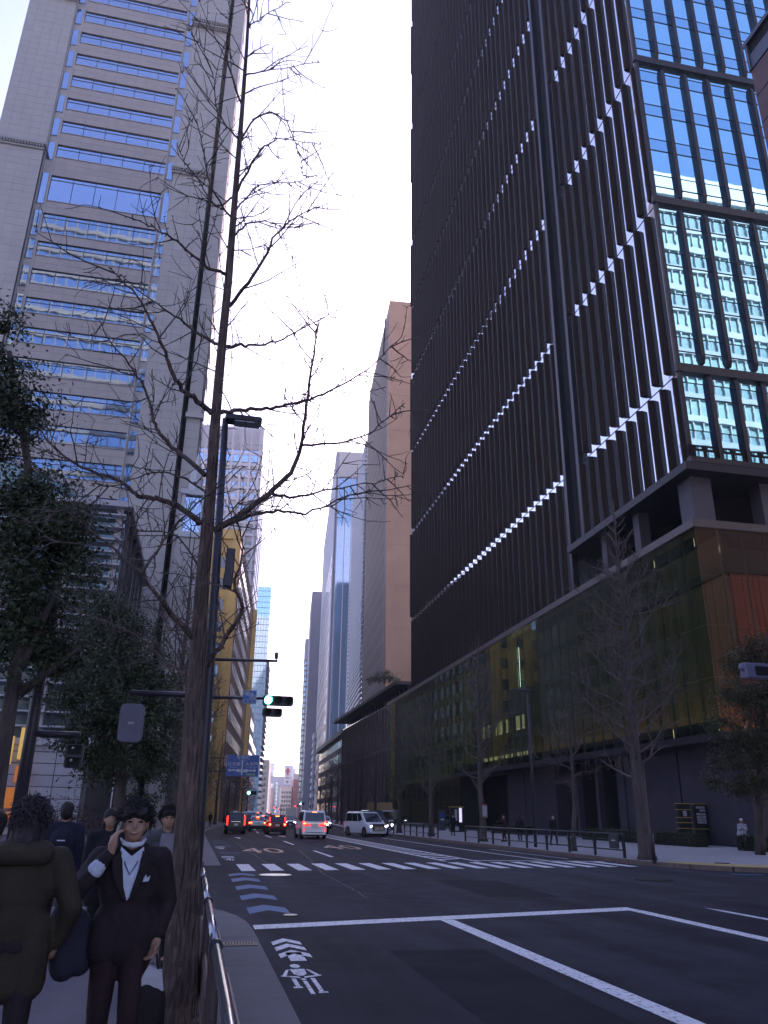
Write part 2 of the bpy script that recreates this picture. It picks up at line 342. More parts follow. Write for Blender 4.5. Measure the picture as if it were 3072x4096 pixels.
# blue bicycle chevrons across the junction
def chevron(x, yb, hw, arm, th, m, name='bicycle_chevron'):
    paint([(x-hw, yb-arm), (x-hw, yb-arm+th), (x, yb+th), (x+hw, yb-arm+th), (x+hw, yb-arm), (x, yb)], name, m)
for yb, th in ((16.45, .95), (18.85, .95), (21.2, 1.0), (23.6, 1.0), (25.6, .8)): chevron(1.52+(.02 if yb > 20 else 0), yb, .37, .55, th, M_blue)
for yb in (12.55, 12.05, 11.5): chevron(1.43, yb, .2, .33, .3, M_white)
paint([(1.33, 10.95), (1.53, 10.95), (1.53, 11.6), (1.33, 11.6)], 'bicycle_arrow_stem')
def bike(x, y, s=1.0, sy=1.0):
    P = lambda *q: [(x+a*s, y+b*sy) for a, b in q]
    def el(cx, cy, rx, ry, nm): paint([(x+(cx+rx*math.cos(2*math.pi*k/14))*s, y+(cy+ry*math.sin(2*math.pi*k/14))*sy) for k in range(14)], nm)
    el(0, 1.62, .075, .13, 'bicycle_symbol')
    paint(P((-.11, 1.42), (.11, 1.42), (.09, 1.1), (.03, 1.0), (-.03, 1.0), (-.09, 1.1)), 'bicycle_symbol')
    for sg in (-1, 1):
        q = P((sg*.12, 1.4), (sg*.17, 1.36), (sg*.26, 1.02), (sg*.2, 1.02)); paint(q if sg < 0 else q[::-1], 'bicycle_symbol')
        q = P((sg*.03, .86), (sg*.28, .98), (sg*.28, 1.03), (sg*.03, .95)); paint(q if sg > 0 else q[::-1], 'bicycle_symbol')
        lo = .4 if sg < 0 else .12
        q = P((sg*.1, .85), (sg*.16, .85), (sg*.16, lo), (sg*.1, lo)); paint(q if sg < 0 else q[::-1], 'bicycle_symbol')
        q = P((sg*.08, lo-.08), (sg*.2, lo-.08), (sg*.2, lo-.01), (sg*.08, lo-.01)); paint(q if sg > 0 else q[::-1], 'bicycle_symbol')
    paint(P((-.028, 0), (.028, 0), (.028, .7), (-.028, .7)), 'bicycle_symbol')
    el(0, .79, .035, .05, 'bicycle_symbol')
bike(1.34, 9.02, .8, .98)
for yy in (33.2, 43.5): bike(1.55, yy, .8, .9); chevron(1.55, yy+2.3, .25, .3, .3, M_white); chevron(1.55, yy+2.9, .25, .3, .3, M_white)
for yy in (38.3, 39.6, 47, 48.3, 52, 53.5, 57): paint([(1.3, yy), (2.2, yy), (2.2, yy+.28), (1.3, yy+.28)], 'bicycle_lane_dash', M_blue)
for a, b in (((19.3, 24.2), (20.3, 23.3)), ((18.0, 21.5), (19.2, 21.0)), ((17.6, 25.6), (18.6, 25.2))): band(a, b, .3, 'bicycle_lane_dash', M_blue)
# tar seams
R7 = lambda p: gnd(1000+p[0]/2.765, 3380+p[1]/2.765)
def seam(pp, wd=.02):
    for a, b in zip(pp[:-1], pp[1:]): band(a.xy, b.xy, wd, 'tar_seam', M_tar, .003)
def jag(p, q, n=9, j=.06):
    r_ = []
    for k in range(n+1):
        v = p.lerp(q, k/n); r_.append(v+Vector((random.uniform(-j, j), 0, 0)) if 0 < k < n else v)
    return r_
seam(jag(R7((540, 50)), R7((850, 345)), 12)+jag(R7((850, 345)), R7((1080, 460)), 6, .12)[1:]+jag(R7((1080, 460)), R7((1310, 590)), 6)[1:])
seam(jag(R7((1080, 460)), R7((1330, 435)), 6, .1)); seam(jag(Vector((2.8, 31, 0)), Vector((2.7, 62, 0)), 14, .04), .025)
M_patch = mat('asphalt_patch', (0.026, 0.0265, 0.032), .9, 0, .3, 1.2, .5, 90, spec=.1); M_patch2 = mat('asphalt_patch_pale', (0.041, 0.0415, 0.049), .9, 0, .3, 1.2, .5, 90, spec=.1)
for poly, pm_ in (([(2.9, 17.5), (5.1, 17.2), (5.2, 26.4), (3.0, 26.6)], M_patch2), ([(6.6, 18.6), (8.3, 18.4), (8.5, 23.2), (6.8, 23.5)], M_patch), ([(2.6, 4.2), (3.9, 4.2), (4.0, 11.5), (2.7, 11.6)], M_patch), ([(11.5, 17), (14.6, 17), (14.7, 21.2), (11.6, 21.4)], M_patch2), ([(6.8, 36), (8.9, 36), (8.9, 58), (6.8, 58)], M_patch2), ([(5.5, 6.2), (7.0, 6.1), (7.1, 9.4), (5.6, 9.6)], M_patch2)): paint(poly, 'asphalt_patch', pm_, .0018)
# manhole covers
M_mh = mat('manhole_bright', (0.62, 0.60, 0.55), 0.32, 0.6, 0.15, 60, .8, 90)
def manhole(x, y, rx, label, m):
    t = thing('manhole_cover', label, 'manhole cover', (x, y, .004), group='manhole covers')
    MB().prism([(rx*math.cos(2*math.pi*k/28), rx*math.sin(2*math.pi*k/28)) for k in range(28)], 0, .006).build('rim', M_iron, t)
    MB().prism([(rx*.92*math.cos(2*math.pi*k/28), rx*.92*math.sin(2*math.pi*k/28)) for k in range(28)], .0, .011).build('lid', m, t)
    mb = MB()
    for i in range(-5, 6):
        h = math.sqrt(max(0, .8-(i/6.0)**2))*rx; mb.box(i*rx/6-.014, -h, .0105, i*rx/6+.014, h, .0145)
    mb.build('tread_bars', m, t)
manhole(2.52, 25.5, .5, 'large shiny round manhole cover just before the crosswalk', M_mh)
manhole(1.85, 15.6, .125, 'small shiny round cover just past the stop line', M_mh)
c = gnd(700+1340*1.4298, 3500+14*1.4298); manhole(c.x, c.y, .6, 'dark round manhole cover in the middle of the junction', M_iron)
manhole(19.6, 28.9, .3, 'small dark cover set in the right hand pavement corner', M_iron)
bpy.data.objects['manhole_cover.003'].location.z = ZR+.008
# ================================================================== buildings
M_dark = mat('dark_bronze', (0.035, 0.027, 0.030), 0.42, 0.35, 0.25, 3, 0, stretch=(1, 1, .1))
M_dark2 = mat('dark_panel', (0.022, 0.019, 0.025), 0.5, 0.2, 0.2, 0.6)
M_fin = mat('fin_bronze', (0.036, 0.023, 0.018), 0.6, 0.0, 0.3, 1.5, 0, stretch=(1, 1, .08), spec=.1)
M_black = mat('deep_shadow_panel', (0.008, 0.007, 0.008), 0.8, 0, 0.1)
M_gl_front = mirror_glass('tower_front_glass', (0.40, 0.80, 1.0), 0.015, 0.010, 0.5, 0.95)
M_gl_front2 = mirror_glass('tower_spandrel_glass', (0.32, 0.66, 0.86), 0.02, 0.010, 0.5, 0.95)
M_gl_side = mirror_glass('tower_side_glass', (0.62, 0.64, 0.68), 0.04, 0.03, 0.5, 0.9)
M_gl_left = mirror_glass('left_tower_glass', (0.37, 0.48, 0.64), 0.02, 0.014, 0.35, 0.95)
M_mull = mat('mullion_dark', (0.05, 0.055, 0.06), 0.5, 0.4, 0.1)
def slabs(parent, rects, m, name, gap=.012, t=.04, jointm=None, cap=300, stuffname='stone_cladding'):
    """rects: (origin, uvec, vvec, outward) each one cladding slab; the nearest become parts, the rest one mesh"""
    def one(mb, r):
        o, u, v, n = [Vector(q) for q in r]; ul, vl = u.length, v.length; a = o+u*(gap/ul)+v*(gap/vl); uu = u*(1-2*gap/ul); vv = v*(1-2*gap/vl); nn = n*(t*random.uniform(.85, 1.15))
        i = len(mb.v); c = [a, a+uu, a+uu+vv, a+vv]; mb.v += [tuple(p) for p in c]+[tuple(p+nn) for p in c]
        mb.f += [(i+4, i+5, i+6, i+7), (i, i+1, i+5, i+4), (i+1, i+2, i+6, i+5), (i+2, i+3, i+7, i+6), (i+3, i, i+4, i+7)]
    for r in rects[:cap]: mb = MB(); one(mb, r); mb.build(name, m if not isinstance(m, list) else random.choice(m), parent, fix=True)
    if len(rects) > cap:
        mb = MB()
        for r in rects[cap:]: one(mb, r)
        stuff(mb.build(stuffname, m if not isinstance(m, list) else m[0], parent, fix=True))
# ------------------------------------------------------------------ dark fin tower on the right
TA = R(-0.8)
tw = thing('fin_tower', 'tall dark bronze tower with vertical fins filling the right side', 'tower', (31, 44, 0), TA)
TL, TZ0, TZ1 = 83.0, 24.3, 205.0
MB().box(.9, 19.6, 20.9, 24, TL, TZ1).box(.9, .55, TZ0+.6, 24, 17.2, TZ1).build('side_glass', M_gl_side, tw)
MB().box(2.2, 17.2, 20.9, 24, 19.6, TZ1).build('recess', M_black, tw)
MB().box(.05, .05, TZ0, 24, 19.6, TZ0+.6).build('soffit', M_dark2, tw)
MB().box(.62, .3, TZ0+.6, .92, .55, TZ1).build('corner_post', M_dark, tw)
for ya_, yb_ in ((16.7, 17.25), (19.55, 20.1)): MB().box(.42, ya_, 20.9 if ya_ > 18 else TZ0+.6, .95, yb_, TZ1).build('recess_edge', M_dark2, tw)
SEG, PITCH_F = 15.55, 1.75
bands = [32.4+SEG*k for k in range(-1, 12)]
fins = []
def finmesh(h):
    return MB().prism([(.45, .09), (.45, -.09), (.86, -.24), (.86, .24)], 0, h).mesh('fin', M_fin, fix=True)
fm_full = finmesh(SEG-1.15); fcache = {}
for bi, b in enumerate(bands):
    z0, z1 = b+.45, b+SEG-.45
    yy = .9+(PITCH_F/2 if bi % 2 else 0)
    while yy < TL:
        lo = (TZ0+.1) if yy < 19 else 20.9
        if not (17.0 < yy < 19.7):
            a, z = max(z0, lo), min(z1, TZ1)
            if z-a > 1.0: fins.append((yy, a, z))
        yy += PITCH_F
fins.sort(key=lambda q: (q[1] > 62+q[0]*1.35, math.hypot(q[0]+44, 31)+.25*q[1]))
rest = MB()
for k, (yy, a, z) in enumerate(fins):
    if k < 300:
        h = round(z-a, 2)
        if h not in fcache: fcache[h] = finmesh(h)
        link('fin', fcache[h], tw, (0, yy, a))
    else: rest.prism([(.45, yy+.09), (.45, yy-.09), (.86, yy-.24), (.86, yy+.24)], a, z)
stuff(rest.build('upper_fins', M_fin, tw, fix=True))
mb = MB()
for b in bands[1:]:
    mb.box(.86, .6, b-.05, .91, 17.2, b+.0)
    mb.box(.86, 19.6, b-.05, .91, TL, b+.0)
mb.build('band_rail', M_dark, tw)
# front face: panes, band beams, fins
PX = 2.2
pane = MB().box(.02, -.02, 0, PX-.02, 0, 2.62).mesh('window_pane', M_gl_front); pane2 = MB().box(.02, -.02, 0, PX-.02, 0, 1.2).mesh('window_pane', M_gl_front2)
mull = MB()
for r in range(13):
    z = 26.4+r*3.89
    for c in range(8):
        link('window_pane', pane2, tw, (.75+c*PX, .55+random.uniform(-.004, .004), z)); link('window_pane', pane, tw, (.75+c*PX, .55+random.uniform(-.004, .004), z+1.24))
for r in range(46):
    z = 26.4+r*3.89
    mull.box(.7, .49, z-.05, 24, .56, z+.02); mull.box(.7, .5, z+1.19, 24, .56, z+1.25)
mull.build('mullion', M_mull, tw)
MB().box(.7, .556, 26.4, 24, .7, TZ1).build('front_glass_wall', M_gl_front, tw)
beam = MB().box(.5, .2, -.34, 24, .54, .34).mesh('band_beam', M_dark)
for b in bands[1:]: link('band_beam', beam, tw, (0, 0, b+.2))
MB().box(.5, .02, TZ0+.6, 24, .54, TZ0+1.0).build('sill_beam', M_dark, tw)
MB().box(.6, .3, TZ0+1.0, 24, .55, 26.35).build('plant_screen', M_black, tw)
vp = MB().box(-.28, -.02, 0, .28, .02, .4).mesh('vent_panel', M_gl_front2); vp2 = MB().box(-.2, -.02, 0, .2, .02, .14).mesh('vent_panel', M_gl_front2)
for c in range(8):
    for s in (.65, 1.5): link('vent_panel', vp, tw, (.75+c*PX+s, .28, 25.45)); link('vent_panel', vp2, tw, (.75+c*PX+s, .28, 26.05))
ff = MB().xprism([(.02, .5), (.2, 0), (.4, 0), (.4, SEG-1.3), (.2, SEG-1.3), (.02, SEG-1.8)], -.16, .16).mesh('front_fin', M_dark)
ff0 = MB().xprism([(.02, .3), (.2, 0), (.4, 0), (.4, 7.2), (.2, 7.2), (.02, 6.7)], -.16, .16).mesh('front_fin', M_dark)
for bi, b in enumerate(bands[1:]):
    for c in range(9):
        x = .75+PX*c+(.12 if bi % 2 else -.12)+(PX if c == 0 else 0)*0
        if c == 0: continue
        link('front_fin', ff, tw, (x, .15, b+.85))
for c in range(1, 9): link('front_fin', ff0, tw, (.75+PX*c+.12, .15, TZ0+.75))
for (px, py, sx, sy) in ((1.0, 1.2, 1.6, 1.6), (1.0, 8.5, .9, .9), (6.5, 1.2, 1.2, 1.2), (1, 14, .9, .9)):
    MB().box(px, py, 20.55, px+sx, py+sy, TZ0+.02).build('pillar', mat('pillar_grey', (.10, .09, .105), .6, .2, .1), tw)
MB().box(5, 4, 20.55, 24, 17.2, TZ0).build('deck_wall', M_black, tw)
# ------------------------------------------------------------------ glass podium under the tower
pd = thing('glass_podium', 'glass fronted podium with timber interior under the dark tower', 'building', (31, 44, 0), TA)
M_pg = clear_glass('podium_glass', (.56, .68, .56), .16)
M_wood = mat('timber_slat', (0.30, 0.175, 0.095), 0.6, 0, 0.25, 2, 0, stretch=(3, 3, .2))
M_wood2 = mat('timber_red', (0.34, 0.13, 0.07), 0.6, 0, 0.25, 2, 0, stretch=(3, 3, .2))
M_green = mat('interior_green', (0.22, 0.25, 0.13), 0.8, 0, 0.2, 0.7)
M_teal = mat('interior_teal', (0.035, 0.05, 0.05), 0.7, 0, 0.2, 0.5)
M_lit = mat('lit_window', (0.6, 0.55, 0.35), 0.6, 0, 0.1, 3, emit=(1, .86, .5), estr=.16)
M_glint = mat('sky_glint', (.8, .9, .85), .5, 0, 0, emit=(.75, 1, .9), estr=1.2)
M_lit2 = mat('lit_interior_wall', (0.2, 0.24, 0.1), 0.6, 0, 0.3, .5, emit=(.42, .52, .14), estr=.022)
PL = 98.0
MB().box(-.12, -.12, 20.0, 24, PL, 20.55).build('coping', mat('coping_bronze', (.12, .095, .09), .45, .4, .15, 1), pd)
GW = 1.75; n = int(PL/GW)
g1 = MB().box(-.012, .015, 0, .012, GW-.015, 3.28).mesh('glass_pane', M_pg)
gx = MB().box(.015, -.012, 0, GW-.015, .012, 3.28).mesh('glass_pane', clear_glass('lobby_glass', (.84, .72, .66), .16))
gfin = MB().box(.04, -.012, 6.7, .2, .012, 19.95).mesh('glass_rib', mat('glass_rib', (.16, .2, .2), .15, .2, .1))
br = MB().box(-.05, -.16, -.025, .05, .16, .025).box(-.05, -.025, -.14, .05, .025, .14).mesh('bracket', M_dark)
for k in range(n):
    for r in range(4): link('glass_pane', g1, pd, (0, .02+k*GW, 6.75+r*3.31))
    if k > 30:
        for r in range(2): link('glass_pane', g1, pd, (0, .02+k*GW, .12+r*3.31))
    if k: link('glass_rib', gfin, pd, (0, k*GW, 0))
    if 1 < k < 46:
        for r in range(1, 4): link('bracket', br, pd, (.08, k*GW, 6.73+r*3.31))
for c in range(9):
    for r in range(4): link('glass_pane', gx, pd, (.02+c*GW, 0, 6.75+r*3.31))
    if c: l = link('glass_rib', gfin, pd, (c*GW, 0, 0)); l.rotation_euler = (0, 0, R(90))
slat = MB().box(-.07, .02, 0, .07, .40, 10.4).mesh('timber_slat', M_wood); slat2 = MB().box(.02, -.07, 0, .40, .07, 10.4).mesh('timber_slat', M_wood2)
for k in range(88):
    o = link('timber_slat', slat, pd, (2.6+random.uniform(-.02, .02), .9+k*.42, 6.75))
for k in range(34): link('timber_slat', slat2, pd, (2.7+k*.42, .8+random.uniform(-.02, .02), 6.75))
MB().box(2.7, .9, 6.75, 16, 38, 17.0).build('timber_core', M_wood, pd)
MB().box(2.3, .5, 17.2, 16, 38, 19.95).build('upper_lobby', M_teal, pd)
MB().box(3.2, 38, 6.75, 16, 58, 19.95).build('lobby_wall', mat('lobby_dim', (.12, .12, .085), .8, 0, .3, .4), pd)
MB().box(2.2, 58, 6.7, 16, PL, 19.95).build('office_wall', M_lit2, pd)
dw = MB().box(-.05, -1.2, 0, .05, 1.2, 1.75).mesh('office_window', mat('office_window', (.05, .07, .06), .2, 0, .1))
for r in range(4):
    for k in range(8): link('office_window', dw, pd, (2.16, 61.5+k*4.6+(.3 if r % 2 else 0), 8.6+r*2.95))
lw = MB().box(-.05, -.5, 0, .05, .5, 1.5).mesh('lit_window', M_lit)
for k in range(11): link('lit_window', lw, pd, (3.1, 39.3+k*1.65+random.uniform(-.3, .3), 6.9)); 
for k in range(9):
    if k not in (2, 6): link('lit_window', lw, pd, (3.1, 40.2+k*1.7+random.uniform(-.3, .3), 10.8))
M_fill = mat('fill_glow', (.8, .7, .5), .5, 0, 0, emit=(1, .74, .46), estr=1.1)
for k in range(11):      # added fill light, emitters cased from view to brighten the timber behind the glass
    y0, y1 = .9+k*5.2, 5.9+k*5.2
    for z_ in (18.9, 6.8):
        MB().box(.36, y0, z_-.06, .44, y1, z_+.7).box(.44, y0, z_-.06, .7, y1, z_).build('fill_casing', M_dark2, pd); MB().box(.44, y0+.05, z_+.08, .5, y1-.05, z_+.6).build('fill_strip', M_fill, pd)
for k in range(3):
    for z_ in (18.9, 6.8): MB().box(2.6+k*4.6, .36, z_-.06, 7+k*4.6, .42, z_+.7).build('fill_casing', M_dark2, pd); MB().box(2.7+k*4.6, .42, z_+.08, 6.9+k*4.6, .47, z_+.6).build('fill_strip', M_fill, pd)
MB().box(-.06, -.18, 15.2, .06, .18, 19.6).build('sky_glint', M_glint, pd).location = (2.6, 39.5, 0)  # no lamp: glowing strip in place of the sky gap mirrored by the glass
MB().box(-.05, -.3, 6.25, 16, 58, 6.72).build('podium_sill', M_dark2, pd)
M_base = mat('base_stone', (0.050, 0.042, 0.058), 0.55, 0.0, 0.2, 0.6)
for (a, b) in ((.3, 7.8), (8.0, 15.6), (15.8, 17.0), (29.0, 36.8), (37.0, 42.0)): MB().box(1.6, a, .15, 16, b, 6.25).build('base_wall', M_base, pd)
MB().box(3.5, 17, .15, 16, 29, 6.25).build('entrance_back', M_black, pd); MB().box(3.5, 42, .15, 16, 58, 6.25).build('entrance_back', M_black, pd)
for y_ in (20.5, 24.5): MB().box(1.7, y_, .15, 2.2, y_+.5, 6.25).build('entrance_pier', M_base, pd)
MB().box(3.5, 58, .15, 16, PL, 6.7).build('base_wall', M_base, pd)
# roof plants edge on podium end
# ------------------------------------------------------------------ generic street building in a frame along the street
def frame_building(name, label, x, y, ang, L, W, H, wall, side=1, cat='building', group=None):
    t = thing(name, label, cat, (x, y, 0), R(ang), group)
    mb = MB(); mb.box(0, 0, .0, W*side, L, H) if side > 0 else mb.box(-W, 0, 0, 0, L, H)
    mb.build('wall', wall, t); return t
def win_street(t, m, y0, dy, ny, z0, dz, nz, wy, wz, xo=-.03, name='window', skip=None, frame=None):
    me = MB().box(-.04, 0, 0, .04, wy, wz).mesh(name, m)
    for r in range(nz):
        for c in range(ny):
            if skip and skip(c, r): continue
            link(name, me, t, (xo, y0+c*dy, z0+r*dz))
def win_front(t, m, x0, dx, nx, z0, dz, nz, wx, wz, yo=-.03, name='window'):
    me = MB().box(0, -.04, 0, wx, .04, wz).mesh(name, m)
    for r in range(nz):
        for c in range(nx): link(name, me, t, (x0+c*dx, yo, z0+r*dz))
M_gl_far = mirror_glass('far_glass', (.28, .38, .48), .06, 0, .3, .8)
M_gl_dk = mirror_glass('far_glass_dark', (.12, .14, .16), .08, 0, .3, .6)
# ---- right side, going away
M_tan = mat('tan_stone', (0.36, 0.235, 0.16), 0.75, 0, 0.12, 0.15)
t = frame_building('tan_tower', 'plain tan stone tower with a fine window grid beyond the dark tower', 37.2, 165, -5.6, 48, 26, 124.5, M_tan)
mb = MB()
for k in range(20): mb.box(-.22, 3.2+k*2.35, 24, .0, 3.55+k*2.35, 122)
mb.build('pilasters', mat('tan_pale', (.48, .40, .34), .7, 0, .1), t)
win_street(t, M_gl_dk, 3.75, 2.35, 18, 27.2, 4.0, 16, 1.75, 2.7)
mb = MB()
for r in range(8, 24): mb.box(-.05, 3.75, 27.2+r*4.0, -.01, 3.75+18*2.35-.6, 29.9+r*4)
stuff(mb.build('upper_windows', M_gl_dk, t))
for r in range(10): MB().box(.05, -.03, 30+r*9.6, 26, .01, 30.05+r*9.6).build('joint_line', mat('joint_brown', (.2, .14, .11), .8, 0, .1), t)
M_hall = mat('hall_brown', (0.115, 0.080, 0.070), 0.7, 0, 0.2, 0.5)
t = frame_building('stone_hall', 'low dark brown hall with deep flat eaves beyond the glass podium', 36, 143, 0, 67, 30, 22.0, M_hall)
MB().box(-2.2, -1.6, 24.0, 31, 68.5, 24.6).build('eaves', mat('eaves_dark', (.05, .04, .042), .6, .2, .1), t)
MB().box(-.25, -.2, 21.6, 30.2, 67.2, 22.0).build('cornice', mat('cornice_pale', (.22, .17, .15), .7, 0, .1), t)
MB().box(.9, .9, 22.0, 29, 66, 24.0).build('attic', M_gl_dk, t)
MB().box(-.32, -.3, 13.5, 30.2, 67.2, 14.0).build('string_course', mat('cornice_pale', (.22, .17, .15)), t)
pil = MB().box(-.3, -.3, .1, 0, .3, 21.6).mesh('pilaster', mat('hall_pilaster', (.16, .115, .10), .7, 0, .15, .5))
for k in range(23): link('pilaster', pil, t, (0, .6+k*2.95, 0))
pst = MB().box(-.1, -.12, 0, .1, .12, 2.0).mesh('attic_post', mat('hall_pilaster', (.16, .115, .10)))
for k in range(20): link('attic_post', pst, t, (.75, .7+k*3.3, 22))
win_street(t, M_gl_dk, 1.1, 2.95, 22, 2.2, 4.3, 5, 1.9, 2.9)
win_front(t, M_gl_dk, 1.2, 2.95, 6, 2.2, 4.3, 5, 1.9, 2.9)
# roof garden bush on the hall
t = frame_building('louvre_tower', 'white tower screened by fine horizontal louvres beyond the tan tower', 43.8, 225, -6.2, 56, 22, 116, M_gl_far)
lv = MB().box(-.5, .3, 0, -.05, 55.6, .42).mesh('louvre', mat('louvre_white', (.75, .75, .78), .5, .1, .05))
for r in range(62): link('louvre', lv, t, (0, 0, 20+r*1.54))
mb = MB()
for r in range(29): mb.box(.1, -.12, 3+r*3.9, 4.5, .0, 3.25+r*3.9)
mb.build('floor_edges', mat('mull_pale', (.3, .31, .34), .5, .3, .1), t)
M_bluegrey = mat('blue_grey_cladding', (0.20, 0.21, 0.26), 0.6, 0.1, 0.1, 0.2)
t = frame_building('grey_tower', 'tall blue grey tower with glass front further along on the right', 51.3, 340, -6.3, 150, 30, 164, M_bluegrey)
MB().box(1.6, -.3, 20, 10.6, 0, 150).build('glass_bay', M_gl_far, t)
win_front(t, M_gl_far, 2.2, 3.0, 3, 22, 4.1, 30, 2.3, 3.2, yo=-.36)
mb = MB()
for x_ in (0, 1.3, 4.95, 7.95, 10.8): mb.box(x_, -.6, 14, x_+.35, -.02, 152)
mb.build('vertical_ribs', mat('rib_pale', (.42, .41, .43), .5, .1, .05), t)
MB().box(1.5, -.5, 151, 18, 0, 164).build('crown_screen', mat('crown_beige', (.38, .35, .33), .7, 0, .1), t)
win_street(t, M_gl_dk, 4, 9, 14, 20, 6, 16, 2, 3.5)
t = frame_building('slate_tower', 'dim slate tower just behind the grey tower on the right', 63, 500, -6.2, 60, 25, 138, mat('slate_far', (.24, .23, .27), .7, 0, .1, .1))
win_street(t, M_gl_dk, 3, 6, 8, 10, 4.2, 20, 3.5, 2.6)
t = frame_building('brown_grid_tower', 'slim brown grid tower with pale crown at the far right of the street', 67.4, 560, -6.2, 40, 11.5, 116, mat('brown_grid', (.30, .23, .20), .7, 0, .12, .3))
win_front(t, M_gl_far, .5, 1.85, 6, 8, 3.7, 26, 1.3, 2.5)
win_street(t, M_gl_far, 1, 3, 12, 8, 3.7, 26, 2.1, 2.6)
MB().box(-.2, -.3, 104, 11.7, 40, 119).build('crown', mat('crown_pale', (.5, .47, .48), .6, 0, .05), t)
t = frame_building('pale_block', 'small pale stepped block low on the right of the far street', 64, 470, -6.2, 60, 20, 46, mat('pale_far', (.55, .52, .52), .7, 0, .1, .2))
win_front(t, M_gl_dk, 1, 3, 5, 5, 4, 10, 1.6, 2)
win_street(t, M_gl_dk, 2, 5, 11, 5, 4, 10, 2.8, 1.8)
t = frame_building('cornice_building', 'brown building with stepped cornice beyond the low hall', 38.0, 214, -3.0, 80, 28, 22, mat('brown_far', (.15, .105, .09), .75, 0, .15, .4))
MB().box(-1.2, -1, 22, 29, 81, 23.2).build('cornice', mat('cornice_pale', (.22, .17, .15)), t)
win_street(t, M_gl_dk, 2, 4, 19, 2.4, 4.2, 5, 2.4, 2.6); win_front(t, M_gl_dk, 1, 3.4, 4, 2.4, 4.2, 5, 2, 2.6)
t = frame_building('beige_office', 'beige office with banded storeys at the right of the far street', 52.5, 330, -6.2, 70, 24, 30, mat('beige_far', (.42, .34, .28), .75, 0, .12, .3))
for r in range(7): MB().box(-.5, -.5, 3.6+r*4.0, 24.2, 70.3, 4.3+r*4.0).build('ledge', mat('ledge_pale', (.58, .52, .46), .7, 0, .1), t)
win_street(t, M_gl_dk, 1, 3.3, 20, 1.2, 4.0, 7, 2.5, 2.1); win_front(t, M_gl_dk, 1, 3.3, 6, 1.2, 4.0, 7, 2.4, 2.1)
# ---- left side, going away
M_gold_light = mat('ochre_painted_light', (0.62, 0.40, 0.13), 0.65, 0, 0.14, 0.35)  # reflected golden sunlight on the front is put into this base colour
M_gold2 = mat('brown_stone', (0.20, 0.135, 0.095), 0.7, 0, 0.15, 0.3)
t = frame_building('ochre_building', 'square windowed stone building, golden light painted on its front, left of the street', 4.8, 165, -6.2, 68, 24, 58.5, M_gold2, side=-1)
MB().box(-24, -.5, 0, -.0, -.02, 58.6).build('front_wall', M_gold_light, t)
for k in range(6):
    xx = -1.7-k*3.9; MB().box(xx, -1.0, .1, xx+1.5, -.5, 57).build('front_pilaster', M_gold_light, t)
win_front(t, M_gl_far, -4.7, -3.9, 5, 9, 4.6, 10, 2.2, 2.3, yo=-.52)
MB().box(-24.1, -1.15, 56.8, .1, -.02, 58.9).build('parapet', M_gold_light, t)
MB().box(-4.9, -.62, .1, -2.6, -.5, 5.4).build('doorway', M_black, t)
MB().box(-.05, 67.0, 0, 1.1, 68.0, 58).build('sunlit_strip', mat('painted_sun_gold', (.85, .6, .22), .5, 0, .05), t)  # bright gold colour stands for sunlight catching the far edge
win_street(t, M_gl_dk, 3, 4.2, 15, 6, 4.6, 11, 2.0, 2.4, xo=.03)
M_pale = mat('pale_concrete', (0.52, 0.50, 0.52), 0.7, 0, 0.07, 0.12)
t = frame_building('pale_tower', 'pale grey tower with regular square windows behind the ochre building', 12.6, 258, -6.2, 34, 24, 131, M_pale, side=-1)
win_front(t, M_gl_far, -2.4-1.2, -3.15, 7, 60, 4.3, 13, 1.7, 2.0, yo=-.5)
win_front(t, M_gl_far, -2.4-1.2, -3.15, 7, 10, 4.3, 11, 1.7, 2.0, yo=-.5)
win_front(t, mirror_glass('bright_far_glass', (.3, .5, .8), .05), -2.4-1.6, -3.15, 7, 117.2, 9, 1, 2.3, 4.2, yo=-.5)
mb = MB()
for k in range(8): mb.box(-1.5-k*3.15, -1.1, 0, -.75-k*3.15, -.02, 131)
for r in range(28): mb.box(-24, -.75, 8+r*4.3, 0, -.02, 9.0+r*4.3)
mb.build('facade_grid', mat('pale_grid', (.58, .56, .58), .7, 0, .05), t)
mb = MB()
for k in range(40): mb.box(-23.8+k*.6, -1.3, 121.8, -23.5+k*.6, -1.05, 130.5)
mb.build('crown_louvres', mat('pale_grid2', (.42, .41, .44), .7, 0, .05), t)
win_street(t, M_gl_far, 2, 4, 8, 10, 4.3, 26, 1.2, 2, xo=.03)
M_blueg = mirror_glass('blue_curtain_glass', (.40, .62, .72), .05, 0.02, .2, .85)
t = frame_building('blue_glass_tower', 'slim blue green glass tower further along on the left', 30.6, 420, -6.2, 40, 12, 117, M_blueg, side=-1)
mb = MB()
for r in range(36): mb.box(-12, -.2, 6+r*3.1, .25, .0, 6.22+r*3.1)
for k in range(9): mb.box(-12+k*1.5, -.15, 2, -11.88+k*1.5, -.01, 120)
for r in range(24): mb.box(0, -.3, 22+r*3.1-16, 1.1, 40, 22.3+r*3.1-16)
mb.build('mullion', mat('curtain_mullion', (.28, .34, .36), .5, .2, .1), t)
t = frame_building('grey_office', 'grey office with strip windows low on the left behind the ochre building', 13.6, 235, -6.2, 22, 20, 30, mat('grey_far', (.42, .42, .45), .7, 0, .1, .3), side=-1)
win_street(t, M_gl_dk, 1.2, 4.1, 5, 3, 4.4, 6, 3.2, 2.4, xo=.03); win_front(t, M_gl_dk, -4, -4, 4, 3, 4.4, 6, 3, 2.4)
t = frame_building('white_balcony_office', 'white office with projecting floor slabs beyond the road sign', 17.6, 300, -6.2, 60, 20, 30, mat('white_far', (.6, .58, .6), .7, 0, .08, .3), side=-1)
